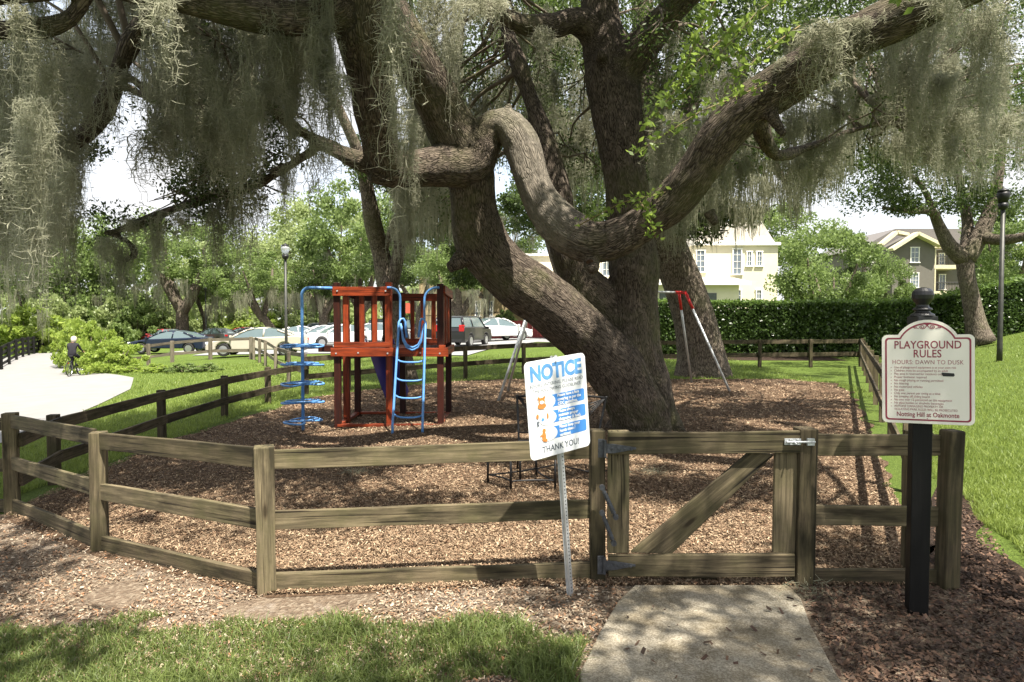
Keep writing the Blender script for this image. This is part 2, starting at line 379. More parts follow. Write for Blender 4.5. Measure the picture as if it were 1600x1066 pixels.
ys = [-30, -20, -12, -8, -5, -3, -1, 1, 2]+[3+.35*i for i in range(120)]
while ys[-1] < 900: ys.append(ys[-1]+max(.4, (ys[-1]-40)*.12))
V, Fs = grid_mesh(xs, ys); ground_sheet('ground', V, Fs, M['lawn'])
strip('leaf_litter_ground', [(-9, 3.0), (-7.5, 4.6), (-6.3, 6.2), (-6.1, 7.4)], [(3.2, 3.2), (3.2, 4.4), (3.1, 5.1), (3.0, 5.4)], M['litter'], .012, 80, .12, .22)
strip('mulch_ground', [(-5.3, 6.9), (-5.75, 9), (-5.9, 12), (-5.6, 15), (-5.2, 18), (-3.6, 20), (-1.8, 21.0)],
      [(2.95, 4.85), (4.9, 9.0), (6.3, 12), (7.6, 15), (8.6, 17.4), (9.3, 19.5), (8.5, 21.0)], M['mulch'], .020, 90, .15, .3)
V = []; Fs = []
pts = [(-5.3, 7.05), (-3.55, 5.75), (-1.7, 4.7), (.6, 4.75), (2.95, 4.75)]
# wedge of mulch between the slanting front fence and the big sheet
for i in range(len(pts)-1):
    for k in range(8):
        t = k/8; x = pts[i][0]*(1-t)+pts[i+1][0]*t; y = pts[i][1]*(1-t)+pts[i+1][1]*t
        for j in range(11):
            s = j/10; yy = y*(1-s)+(7.6 if x < 0 else 6.5)*s; V.append((x, yy, gz(x, yy)+.016))
Fs = [(j*11+i, j*11+i+1, (j+1)*11+i+1, (j+1)*11+i) for j in range(31) for i in range(10)]
ground_sheet('mulch_edge', V, Fs, M['mulch'])
strip('soil_ground', [(1.5, 2.0), (1.65, 3.4), (1.8, 4.4), (1.95, 4.9), (3.1, 5.1), (4.1, 6.7)], [(3.2, 2.0), (3.25, 3.4), (3.65, 4.8), (3.95, 5.4), (4.7, 6.8), (5.2, 8.2)], M['soil'], .008, 26, .12, .25)
strip('bark_strip_by_hedge', [(3.2, 29.2), (8, 28.6), (14, 28.4)], [(3.2, 31.5), (8, 31.5), (14, 31.5)], M['soil'], .01, 8, .5, 0)
# concrete path, a real slab
V = []; n = 0; L = [(.20, 2.0), (.36, 3.55), (.52, 4.0), (.70, 4.45), (.86, 4.72)]; R = [(1.66, 2.0), (1.70, 3.5), (1.82, 4.1), (1.93, 4.5), (1.93, 4.72)]
mb = MB(); poly = L+R[::-1]; V = [(x, y, gz(x, y)+.035) for x, y in poly]+[(x, y, gz(x, y)-.05) for x, y in poly]
k = len(poly); mb.add(V, [tuple(range(k-1, -1, -1))]+[(i, (i+1) % k, (i+1) % k+k, i+k) for i in range(k)])
o = mb.obj('concrete_path', M['concrete'], bevel=.012); o['kind'] = 'structure'
strip('road', [(-22, 4), (-20, 10), (-21, 16), (-22, 19), (-24.5, 24), (-26, 28), (-29, 36), (-34.5, 50), (-43, 68), (-56, 90)], [(-9.0, 4), (-8.6, 9), (-9.4, 13.2), (-11.2, 18.5), (-12.9, 23), (-15.0, 27), (-19.6, 31.5), (-27, 45), (-37, 62), (-50, 84)], M['road'], .02, 24, .5)
strip('parking_lot', [(-23, 45.5), (-18, 35), (-10, 29), (-3, 30.5), (3, 33)][:1]+[(-23, 62)], [(4, 40), (4, 62)], M['lot'], .03, 40, 1)
strip('parking_lane', [(-19, 40.5), (-19, 50)], [(-2, 30.2), (4, 48)], M['lot'], .035, 30, 1)
# ------------------------------------------------------------------ chips, leaves and grass (nobody could count them)
def inpoly(x, y, poly):
    c = False; n = len(poly); j = n-1
    for i in range(n):
        if (poly[i][1] > y) != (poly[j][1] > y) and x < (poly[j][0]-poly[i][0])*(y-poly[i][1])/(poly[j][1]-poly[i][1])+poly[i][0]: c = not c
        j = i
    return c
PLAY = [(-5.4, 7.2), (-1.75, 4.75), (2.95, 4.75), (4.9, 9), (6.3, 12), (7.6, 15), (8.6, 17.4), (9.3, 19.5), (8.5, 21), (-1.8, 21), (-3.6, 20), (-5.2, 18), (-5.6, 15), (-5.9, 12), (-5.8, 9)]
PATH = L+R[::-1]
def chips(name, n, ymin, ymax, test, size, mat, power=1.6, lift=.02, asp=3):
    k = 0; Vs = []; g = np.random.default_rng(len(name)*7+n)
    pts = []
    while k < n:
        t = g.random(); y = (ymin**(1-power)+(ymax**(1-power)-ymin**(1-power))*t)**(1/(1-power)); x = (g.random()*2-1)*.84*y
        if not test(x, y): 
            k += .02; continue
        k += 1; pts.append((x, y, gz(x, y)))
    pts = np.array(pts); m = len(pts); a = g.random(m)*2*PI; L = size*(.5+g.random(m)); L *= np.maximum(1, pts[:, 1]/8)
    Wd = L/asp*(.6+.8*g.random(m))
    u = np.stack([np.cos(a), np.sin(a), g.normal(0, .35, m)], 1)*L[:, None]/2; w_ = np.stack([-np.sin(a), np.cos(a), g.normal(0, .45, m)], 1)*Wd[:, None]/2
    c = pts+np.stack([np.zeros(m), np.zeros(m), lift+g.random(m)*.022], 1)
    V = np.stack([c-u-w_*.6, c+u*.8-w_, c+u+w_*.5, c-u*.7+w_], 1).reshape(-1, 3)
    o = bpy.data.objects.new(name, npmesh(name, V, np.arange(m*4).reshape(-1, 4), mat)); link(o); o['kind'] = 'stuff'; return o
def chipmat(name, cols):
    m, nt, b = newmat(name); ge = nt.nodes.new('ShaderNodeNewGeometry')
    r = ramp(nt, [(i/(len(cols)-1), c) for i, c in enumerate(cols)], ge.outputs['Random Per Island']); nt.links.new(r.outputs[0], b.inputs['Base Color'])
    b.inputs['Roughness'].default_value = .8; b.inputs['Specular IOR Level'].default_value = .25; return m
M['chip'] = chipmat('wood chips', [(.042, .025, .015), (.20, .135, .083), (.085, .051, .03), (.48, .37, .245), (.13, .082, .049), (.31, .22, .14), (.17, .095, .055)])
M['dead'] = chipmat('dead leaves', [(.08, .05, .034), (.20, .13, .08), (.25, .19, .13), (.40, .33, .24), (.13, .09, .06), (.48, .42, .33), (.30, .15, .075), (.17, .12, .08), (.09, .06, .042)])
M['dead_dk'] = chipmat('dark dead leaves', [(.025, .016, .012), (.075, .045, .032), (.04, .028, .02), (.12, .075, .05), (.17, .10, .065), (.05, .035, .026)])
chips('wood_chips', 330000, 4.7, 21, lambda x, y: inpoly(x, y, PLAY), .026, M['chip'], 2.35, .016, 3.8)
LIT = [(-5, 3.3), (-9, 4.3), (-7, 6), (-5.4, 7.2), (-1.75, 4.75), (.5, 4.8), (.8, 4.7), (.4, 3.6), (.3, 3.3)]
chips('fallen_leaves', 34000, 3.3, 8, lambda x, y: inpoly(x, y, LIT) and noise.noise((x*1.2, y*1.2, 4)) > -.42, .022, M['dead'], 1.5, .010, 2.6)
SOI = [(1.75, 2), (1.75, 3.5), (2.0, 4.75), (3.0, 4.8), (4.2, 6.7), (5.0, 8), (4.5, 6.6), (3.9, 5.3), (3.6, 4.7), (3.25, 3.4), (3.2, 2)]
chips('dark_fallen_leaves', 14000, 2.6, 8, lambda x, y: inpoly(x, y, SOI), .026, M['dead_dk'], 1.3, .012, 2)
PTH = [(.3, 2), (.45, 3.6), (.8, 4.4), (1.9, 4.6), (1.75, 3.6), (1.6, 2)]
chips('path_leaves', 60, 3.0, 4.7, lambda x, y: inpoly(x, y, PTH), .035, M['dead_dk'], 1.2, .040, 2)
def blades(name, n, ymin, ymax, test, h, wd, mat, power=2.0, spread=.84, nseg=1):
    g = np.random.default_rng(n+3); pts = []; k = 0
    while k < n:
        t = g.random(); y = (ymin**(1-power)+(ymax**(1-power)-ymin**(1-power))*t)**(1/(1-power)); x = (g.random()*2-1)*spread*y
        if not test(x, y): k += .1; continue
        k += 1; pts.append((x, y, gz(x, y)))
    p = np.array(pts); m = len(p); a = g.random(m)*2*PI; s = np.maximum(1, p[:, 1]/10); cl = np.array([.7+.9*abs(noise.noise((q[0]*1.6, q[1]*1.6, 1))) for q in pts])
    H = h*(.5+g.random(m))*cl; lean = g.normal(0, .42, (m, 2))
    wv = np.stack([np.cos(a), np.sin(a), np.zeros(m)], 1)*(wd*s*(.6+.8*g.random(m)))[:, None]/2
    mid = p+np.stack([lean[:, 0]*H*.45, lean[:, 1]*H*.45, H*.62], 1); tip = p+np.stack([lean[:, 0]*H*1.25, lean[:, 1]*H*1.25, H*.95-.25*H*np.abs(lean[:, 0])], 1)
    V = np.stack([p-wv, p+wv, mid+wv*.8, mid-wv*.8, tip+wv*.12, tip-wv*.12], 1).reshape(-1, 3); b = np.arange(m)*6
    Fc = np.concatenate([np.stack([b, b+1, b+2, b+3], 1), np.stack([b+3, b+2, b+4, b+5], 1)])
    o = bpy.data.objects.new(name, npmesh(name, V, Fc, mat)); link(o); o['kind'] = 'stuff'; return o
M['grass'] = leaf_mat('grass blades', (.085, .13, .020), (.25, .315, .07), .4, .5, 1.3)
M['grass_front'] = leaf_mat('olive mixed grass', (.055, .085, .02), (.20, .25, .075), .4, .5, 3.5)  # olive, more varied tone of the front grass
fb = lambda x: 4.34+.16*noise.noise((x*1.3, .5, 9))+.12*noise.noise((x*4, 1.5, 2))+ (.1 if x < -2 else 0)-.16*max(0, x+1.2)
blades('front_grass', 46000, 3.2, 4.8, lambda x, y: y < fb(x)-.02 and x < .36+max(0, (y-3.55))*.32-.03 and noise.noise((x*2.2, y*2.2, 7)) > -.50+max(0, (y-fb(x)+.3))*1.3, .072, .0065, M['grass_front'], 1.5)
RL = lambda x, y: x > 3.35+.12*noise.noise((x, y*1.5, 2))+max(0, y-3.6)*.40 if y < 8 else x > 3.3+(y-4.7)*.4865
blades('right_lawn_grass', 150000, 3.4, 30, lambda x, y: RL(x, y) and x < 22, .075, .007, M['grass'], 2.0, 1.05)
blades('back_lawn_grass', 26000, 16, 30, lambda x, y: -9 < x < 9.5 and not inpoly(x, y, PLAY), .08, .006, M['grass'], 1.5)
blades('left_lawn_grass', 70000, 7.5, 31, lambda x, y: x > np.interp(y, [7, 9, 13.2, 18.5, 23, 27, 31.5], [-8.5, -8.5, -9.3, -11.1, -12.8, -14.9, -19.4]) and x < -5.95 and y > 7.6, .08, .007, M['grass'], 1.7)
# ------------------------------------------------------------------ foliage and moss generators
def leaves(C, n, size, g, asp=2.2, droop=0):
    """C: (k,4) cluster centres and radii, n leaves per cluster -> V,F"""
    k = len(C); c = np.repeat(C[:, :3], n, 0); r = np.repeat(C[:, 3], n)
    d = g.normal(0, 1, (k*n, 3)); d /= np.linalg.norm(d, axis=1)[:, None]+1e-9
    rad = r*(g.random(k*n)**.45); p = c+d*rad[:, None]*np.array([1, 1, .7])
    # sub-twig grouping
    a = g.normal(0, 1, (k*n, 3))+d*.8; a[:, 2] -= droop; a /= np.linalg.norm(a, axis=1)[:, None]
    b = np.cross(a, g.normal(0, 1, (k*n, 3))); b /= np.linalg.norm(b, axis=1)[:, None]+1e-9
    s = size*(.55+.9*g.random(k*n)); u = a*s[:, None]/2; w_ = b*(s/asp)[:, None]/2
    V = np.stack([p-u, p+w_-u*.1, p+u, p-w_-u*.1], 1).reshape(-1, 3)
    return V, np.arange(len(V)).reshape(-1, 4)
def merge(parts):
    V = []; Fc = []; k = 0
    for v, f in parts: V.append(v); Fc.append(f+k); k += len(v)
    return np.concatenate(V), np.concatenate(Fc)
def beard(L, Wd, n, th, g, seg=9, curls=250):
    """a hanging beard of spanish moss: thin wavy strands gathered in wisps"""
    nw = max(3, int(Wd*16)); wc = g.uniform(-.5, .5, nw)*Wd; wl = L*(.25+.75*g.random(nw)**1.1)*(1-.62*(np.abs(wc)/(.5*Wd))**1.4); wl[g.integers(nw)] = L; wy = g.normal(0, .12*Wd+.03, nw)
    wi = g.integers(0, nw, n); wlen = wl[wi]*(.55+.45*g.random(n)); top = g.random(n)**2*.25*L
    t = np.linspace(0, 1, seg)[None, :]
    x0 = wc[wi]+g.normal(0, .07*Wd+.02, n); y0 = wy[wi]+g.normal(0, .05, n)
    x1 = wc[wi]*.9+g.normal(0, .018+.01*L, n); y1 = wy[wi]+g.normal(0, .02, n)
    jx = np.cumsum(g.normal(0, .016, (n, seg)), 1); jy = np.cumsum(g.normal(0, .016, (n, seg)), 1)
    x = x0[:, None]*(1-t)+x1[:, None]*t+jx; y = y0[:, None]*(1-t)+y1[:, None]*t+jy
    z = -(top[:, None]+(wlen[:, None])*t)
    a = g.random(n)*PI; ww = th*(.6+.8*g.random(n))[:, None]*(1-.5*t)
    wx = np.cos(a)[:, None]*ww/2; wy_ = np.sin(a)[:, None]*ww/2
    A = np.stack([x-wx, y-wy_, z], 2); B = np.stack([x+wx, y+wy_, z], 2); V = np.stack([A, B], 2).reshape(-1, 3)
    i = np.arange(n)[:, None]*seg*2+np.arange(seg-1)[None, :]*2
    Fc = np.stack([i, i+1, i+3, i+2], 2).reshape(-1, 4)
    if curls:
        k = g.integers(0, n, curls); s = g.integers(0, seg, curls); c = np.stack([x[k, s], y[k, s], z[k, s]], 1)
        d = g.normal(0, 1, (curls, 3)); d[:, 2] = -np.abs(d[:, 2])*.7+.15; d /= np.linalg.norm(d, axis=1)[:, None]; Lc = (.03+.07*g.random(curls))[:, None]
        b = np.cross(d, g.normal(0, 1, (curls, 3))); b /= np.linalg.norm(b, axis=1)[:, None]; b *= th*.4
        e = c+d*Lc*.6; f = e+(d+g.normal(0, .6, (curls, 3)))*Lc*.5
        Vc = np.stack([c-b, c+b, e+b, e-b, f+b*.4, f-b*.4], 1).reshape(-1, 3); q = np.arange(curls)*6
        Fcc = np.concatenate([np.stack([q, q+1, q+2, q+3], 1), np.stack([q+3, q+2, q+4, q+5], 1)]); return merge([(V, Fc), (Vc, Fcc)])
    return V, Fc
gm = np.random.default_rng(11)
BEARD = {}
for k, (L_, W_, n_, c_) in {'long': (2.0, .40, 150, 1500), 'mid': (1.2, .34, 105, 1000), 'short': (.6, .28, 65, 500), 'thin': (1.3, .10, 40, 600)}.items():
    BEARD[k] = [beard(L_, W_, n_, .0066, gm, 12, c_) for _ in range(4)]
FARB = [beard(2.4, .9, 80, .022, gm, 6, 60) for _ in range(4)]
M['moss2'] = leaf_mat('pale spanish moss', (.18, .182, .125), (.42, .42, .315), .5, .9, 2.2)
BM = {k: [npmesh('hanging_moss', v, f, M['moss2' if i in (0, 3) else 'moss']) for i, (v, f) in enumerate(vs)] for k, vs in BEARD.items()}
BL = {'long': 2.0, 'mid': 1.2, 'short': .6, 'thin': 1.3}; BW = {'long': .40, 'mid': .34, 'short': .28, 'thin': .10}
def xf(part, p, s, sz, rz, g=None):
    v, f = part; c, s_ = math.cos(rz), math.sin(rz)
    q = np.empty_like(v); q[:, 0] = (v[:, 0]*c-v[:, 1]*s_)*s+p[0]; q[:, 1] = (v[:, 0]*s_+v[:, 1]*c)*s+p[1]; q[:, 2] = v[:, 2]*sz+p[2]
    return q, f
# ------------------------------------------------------------------ the great oak
def limb(pts, base_z=None):
    return crom([(P(px, py, d), wd/2*d/F) for px, py, d, wd in pts])
OAK = {
 'V': [(1012, 720, 11.6, 112), (1008, 660, 11.6, 98), (1001, 600, 11.6, 88), (995, 540, 11.6, 80), (992, 470, 11.7, 76), (991, 400, 11.8, 75), (980, 300, 11.9, 69), (968, 200, 12, 74), (955, 110, 12, 80), (940, 40, 12, 60), (938, -60, 12, 54), (930, -200, 12.2, 42), (900, -380, 12.6, 26)],
 'VR': [(962, 130, 12, 54), (1008, 65, 11.6, 50), (1055, 12, 11.2, 44), (1120, -50, 10.8, 40), (1230, -150, 10.4, 30), (1350, -230, 10, 20)],
 'VL': [(945, 90, 12, 50), (925, 50, 11.9, 46), (898, 32, 11.7, 40), (860, 41, 11.4, 32), (815, 38, 11, 32), (775, 20, 10.6, 28), (730, -5, 10.2, 24), (650, -60, 9.6, 20), (560, -120, 9, 14)],
 'A': [(1012, 690, 11.5, 96), (992, 632, 11.4, 92), (958, 572, 11.3, 90), (915, 525, 11.1, 90), (862, 480, 10.8, 88), (803, 434, 10.6, 88), (758, 385, 10.4, 84), (740, 330, 10.2, 72), (735, 280, 10, 78), (722, 232, 9.8, 82), (692, 175, 9.5, 74), (664, 120, 9.2, 72), (632, 60, 9, 70), (600, 0, 8.9, 64), (560, -100, 9, 54), (500, -230, 9.4, 36), (430, -360, 10, 20)],
 'B': [(560, -110, 7.4, 98), (564, -50, 7.5, 97), (568, 10, 7.7, 93), (576, 80, 8, 84), (584, 150, 8.3, 72), (590, 205, 8.6, 60), (600, 255, 8.9, 54)],
 'B2': [(560, -100, 7.4, 96), (600, -220, 7.2, 70), (700, -340, 7, 50)],
 'C': [(578, 262, 8.9, 46), (605, 264, 9, 56), (650, 264, 9.3, 58), (700, 260, 9.6, 66), (735, 250, 9.8, 76), (760, 216, 9.7, 54)],
 'D': [(725, 250, 9.8, 70), (750, 222, 9.75, 58), (775, 195, 9.7, 50), (797, 196, 9.6, 50), (815, 226, 9.5, 50), (829, 270, 9.4, 55), (846, 315, 9.3, 62), (878, 356, 9.2, 66), (920, 378, 9.1, 64), (965, 370, 9, 60), (1010, 345, 8.9, 58), (1055, 312, 8.7, 62), (1088, 268, 8.5, 66), (1118, 222, 8.3, 70), (1158, 180, 8.1, 72), (1205, 145, 7.9, 72), (1265, 105, 7.6, 70), (1330, 62, 7.3, 70), (1400, 28, 7.1, 68), (1475, -4, 6.9, 62), (1570, -50, 6.6, 54), (1700, -130, 6.4, 40)],
 'E': [(975, 530, 11.8, 80), (940, 480, 11.8, 76), (905, 440, 11.7, 66), (884, 385, 11.6, 48), (876, 320, 11.6, 40), (862, 255, 11.7, 36), (842, 190, 11.8, 30), (810, 100, 12, 24), (780, 0, 12.3, 20), (760, -120, 12.6, 14)],
 'L': [(568, -30, 7.7, 74), (510, 22, 7.5, 58), (450, 28, 7.4, 56), (385, 20, 7.3, 50), (300, 6, 7.1, 40), (220, -8, 6.9, 34), (140, -20, 6.7, 28), (40, -10, 6.5, 22), (-80, 0, 6.3, 16)],
 'L2': [(262, 2, 7.0, 30), (215, 50, 7.5, 26), (182, 120, 8, 28), (158, 180, 8.3, 26), (118, 222, 8.6, 24), (50, 243, 8.8, 20), (-50, 250, 9, 12)],
 'L3': [(140, -20, 6.7, 26), (110, 30, 6.8, 24), (60, 45, 6.7, 24), (-30, 46, 6.5, 18)],
 'M': [(610, 258, 9.0, 44), (560, 250, 9.0, 34), (520, 232, 9.2, 26), (470, 205, 9.5, 19), (410, 163, 9.8, 14), (330, 150, 10, 10), (260, 170, 10.2, 6)],
 'N': [(505, 222, 9.3, 14), (450, 262, 9.6, 15), (395, 290, 9.8, 15), (335, 306, 10, 15), (275, 325, 10.2, 14), (215, 350, 10.4, 12), (165, 365, 10.5, 8)],
 'N2': [(170, 364, 10.5, 9), (200, 378, 10.5, 8), (210, 400, 10.4, 7), (180, 410, 10.3, 4)],
 'Q': [(1178, 168, 8.0, 40), (1210, 240, 9, 20), (1262, 230, 10.2, 12), (1330, 205, 11, 9), (1390, 190, 11.4, 5)],
}
LIMBS = {k: limb(v) for k, v in OAK.items()}
mb = MB()
for k, pts in LIMBS.items():
    q = []
    for i, (p, r) in enumerate(pts):
        rr = r*(1+.10*noise.noise((p*1.7)+Vector((0, 0, hash(k) % 1 if False else ord(k[0])))))
        q.append((p, rr))
    mb.tube([p for p, r in q], [r for p, r in q], 14)
# root flare, knots and burrs
bc = G(1008, 11.6)
for i in range(9):
    a = 2*PI*i/9+.3; e = bc+Vector((math.cos(a)*.66, math.sin(a)*.64, -.12)); s = bc+Vector((math.cos(a)*.28, math.sin(a)*.28, .65+.2*math.sin(i*3)))
    md = bc+Vector((math.cos(a)*.42, math.sin(a)*.42, .18)); mb.tube([s, md, e], [.18, .17, .10], 9)
def knot(px, py, d, r, dirv, L=.16):
    p = P(px, py, d); v = Vector(dirv).normalized(); mb.tube([p, p+v*L*.6, p+v*L], [r*1.3, r*1.05, r*.8], 12)
knot(921, 392, 9.05, .085, (.1, -.4, -.8), .32); knot(795, 178, 9.55, .055, (.0, -.1, 1), .14); knot(722, 405, 10.2, .10, (-.7, -.3, -.5), .25)
knot(940, 92, 11.7, .10, (-.2, -1, -.1), .3); knot(888, 480, 11.5, .12, (-.5, -.6, .2), .3); knot(1205, 178, 7.8, .07, (.3, -.3, -.8), .32); knot(1108, 330, 8.6, .06, (.4, -.2, -.9), .2)
tmp = mb.obj('tmp', None); r = tmp.modifiers.new('r', 'REMESH'); r.mode = 'VOXEL'; r.voxel_size = .03
dg = bpy.context.evaluated_depsgraph_get(); me = bpy.data.meshes.new_from_object(tmp.evaluated_get(dg)); bpy.data.objects.remove(tmp)
kd_pts = []; fr = []
for li, (k, pts) in enumerate(LIMBS.items()):
    a = None; s = 0
    for i, (p, r) in enumerate(pts):
        d = (pts[min(i+1, len(pts)-1)][0]-pts[max(i-1, 0)][0]).normalized()
        if a is None: a = frame(d)[0]
        else: a = (a-d*a.dot(d)).normalized()
        if i: s += (p-pts[i-1][0]).length
        kd_pts.append(p); fr.append((p, a.copy(), d.cross(a), s, li, r, d))
kd = kdtree.KDTree(len(kd_pts))
for i, p in enumerate(kd_pts): kd.insert(p, i)
kd.balance()
def finish_bark(me, kd, fr, amp=.022):
    n = len(me.vertices); pl_ = np.zeros(n, dtype=np.float32); at = np.zeros((n, 3), dtype=np.float32); co = np.zeros(n*3, dtype=np.float32); me.vertices.foreach_get('co', co); co = co.reshape(-1, 3)
    me.calc_loop_triangles() if False else None
    nr = np.zeros(n*3, dtype=np.float32); me.vertices.foreach_get('normal', nr); nr = nr.reshape(-1, 3)
    for i in range(n):
        p = Vector(co[i]); best = None
        for q, j, dist in kd.find_n(p, 3):
            e = dist/fr[j][5]
            if best is None or e < best[0]: best = (e, j)
        c, a, b, s, li, r, d = fr[best[1]]; q = p-c
        u, v_ = q.dot(a), q.dot(b); w_ = s+q.dot(d); rr = math.hypot(u, v_)+1e-6; rs = min(1, .30/rr) if rr > .3 else 1
        at[i] = (u*1.0, v_*1.0, w_*.17+li*3.7)
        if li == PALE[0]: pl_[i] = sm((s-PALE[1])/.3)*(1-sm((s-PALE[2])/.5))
        h = noise.noise(Vector((u*9, v_*9, w_*2.2+li)))*.55+noise.noise(Vector((u*22, v_*22, w_*5+li)))*.35
        h2 = noise.noise(Vector((p.x*1.4, p.y*1.4, p.z*1.4)))*1.2
        co[i] += nr[i]*(h*amp*1.35+h2*.034)
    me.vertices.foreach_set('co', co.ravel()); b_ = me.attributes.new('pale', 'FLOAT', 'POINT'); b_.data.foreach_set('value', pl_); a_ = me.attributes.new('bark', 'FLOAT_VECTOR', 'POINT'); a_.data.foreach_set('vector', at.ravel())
    me.polygons.foreach_set('use_smooth', np.ones(len(me.polygons), dtype=bool)); me.update()
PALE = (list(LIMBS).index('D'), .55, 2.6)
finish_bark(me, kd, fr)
oak = thing('live_oak_tree', 'giant live oak with forked trunk and a limb looping over in a hump', 'tree', bc)
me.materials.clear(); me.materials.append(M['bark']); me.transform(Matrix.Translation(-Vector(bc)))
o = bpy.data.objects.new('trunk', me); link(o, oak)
print('oak trunk verts', len(me.vertices))
# hollow in the pruned stub
h = MB(); p = P(921, 408, 8.86); h.lathe([(.0, .0), (.045, .004), (.05, .012), (.03, .02)], (0, 0, 0), 14)
Mq = Matrix.Translation(p) @ Vector((.1, -.5, -.8)).to_track_quat('Z', 'Y').to_matrix().to_4x4()
h.obj('branch_scar', plain('rotten heartwood', (.05, .025, .012), .9, 0, .5, 30), oak, M=W(oak).inverted() @ Mq)
# crown clusters: those in view, then unseen ones overhead added for dappled shade
g = np.random.default_rng(5); CL = []
ENVX = [-300, 0, 60, 100, 130, 150, 235, 260, 330, 400, 470, 500, 560, 620, 700, 760, 800, 860, 940, 1000, 1040, 1100, 1200, 1260, 1330, 1420, 1480, 1560, 1600, 1900]
ENVY = [470, 470, 470, 450, 340, 225, 215, 300, 320, 300, 240, 230, 280, 430, 400, 330, 260, 330, 330, 300, 400, 390, 380, 340, 285, 285, 310, 290, 270, 300]
def envy(px): return float(np.interp(px, ENVX, ENVY))
def addcl(n, px0, px1, py0, py1, d0, d1, r0, r1):
    k = 0
    while k < n:
        px, py, d = g.uniform(px0, px1), g.uniform(py0, py1), g.uniform(d0, d1)
        p = P(px, py, d); r = g.uniform(r0, r1)
        k += .2
        if py+r*F/d > envy(px)+10 and py > -50: continue
        k += .8; CL.append((p.x, p.y, p.z, r))
SUN_GAPS = [(-.6, 5.9, 2.1, 1.1), (-1, 8.1, 1.7, 1.0), (-3.0, 5.2, 1.2, .9), (-3.9, 7.1, 1.3, .9), (1.6, 8.7, 1.2, .9), (1.1, 4.0, .8, .6), (2.6, 6.3, .9, .7), (5.6, 12, 1.8, 1.6), (-2.8, 10.2, 1.3, .8), (2.5, 15.5, 3.2, 1.5), (-3, 16.5, 2.5, 1.5), (4.5, 19, 3, 1.5), (-.5, 12.3, 1.2, .8), (-1.7, 3.9, 1.3, .7), (-.1, 4.2, .8, .5), (-2.4, 12.3, 1.7, 1.3), (2.6, 4.6, .6, .4), (4.3, 9, 1.4, 1.2), (-.3, 11, 1.7, 1.1)]  # gaps kept open in the unseen crown so sun patches reach the ground
def overhead(n, x0, x1, y0, y1, z0, z1, r0=.6, r1=1.0):  # unseen leaf clusters above the view, placed to shade the ground
    k = 0
    while k < n:
        x, y, z = g.uniform(x0, x1), g.uniform(y0, y1), g.uniform(z0, z1); k += .05
        if proj((x, y, z))[1] > -120 and y > 1: continue
        gx, gy = x-.25*z, y+.38*z
        if any(((gx-a)/c)**2+((gy-b_)/e)**2 < .95 for a, b_, c, e in SUN_GAPS): continue
        if gx > 3.4+max(0, gy-6)*.35 or gx < -9: continue
        if noise.noise((gx*.42, gy*.62, 3.3))+.35*noise.noise((gx*1.3, gy*1.5, 1.3)) < -.03: continue
        k += .95; CL.append((x, y, z, g.uniform(r0, r1)))
addcl(52, -150, 520, -120, 230, 8, 13, .4, .7)
addcl(24, 120, 480, 200, 330, 9.5, 11.5, .28, .42)
for k_ in range(26):
    q_ = LIMBS['N'][int(random.uniform(.25, 1)*(len(LIMBS['N'])-1))][0]; CL.append((q_.x+random.uniform(-.3, .3), q_.y+random.uniform(-.4, .4), q_.z+random.uniform(-.25, .45), random.uniform(.28, .45)))
addcl(70, 620, 940, -60, 320, 12.5, 16, .4, .8)
addcl(60, 1000, 1620, -120, 260, 9.5, 15, .4, .75)
nvis = len(CL)
overhead(560, -10.5, 8.0, -5, 17, 7.2, 12)
CLa = np.array(CL); print('clusters', len(CLa), nvis)
parts = [leaves(CLa[:nvis], 190, .062, g), leaves(CLa[nvis:], 330, .15, g)]
V, Fc = merge(parts); V = V-np.array(bc); o = bpy.data.objects.new('crown', npmesh('crown', V, Fc, M['leaf'])); link(o, oak)
# twigs from each visible cluster back to the nearest limb
tw = MB(); allp = [q for k in LIMBS for q in LIMBS[k] if k not in ('V',)]; kt = kdtree.KDTree(len(allp))
for i, q in enumerate(allp): kt.insert(q[0], i)
kt.balance()
for i, c in enumerate(CL):
    c = Vector(c[:3]); q, j, dist = kt.find(c)
    if dist < .3 or dist > 6 or (q-LIMBS['N'][-1][0]).length < .6 or (q-LIMBS['N2'][-1][0]).length < .4: continue
    r0 = min(.05, .012+dist*.009); m1 = q.lerp(c, .35)+Vector((random.uniform(-.2, .2), random.uniform(-.2, .2), .05*dist+random.uniform(-.15, .1))); m2 = q.lerp(c, .7)+Vector((random.uniform(-.2, .2), random.uniform(-.2, .2), .05*dist))
    pts = crom([(q, r0), (m1, r0*.8), (m2, r0*.55), (c, .008)], .25); tw.tube([a for a, b_ in pts], [b_ for a, b_ in pts], 6)
    for s in range(3):
        e = c+Vector((random.uniform(-.5, .5), random.uniform(-.5, .5), random.uniform(-.4, .3))); tw.tube([m2.lerp(c, .3*s), m2.lerp(e, .6), e], [.012, .009, .004], 4)
tw.obj('twigs', M['bark'], oak, True, world=True)
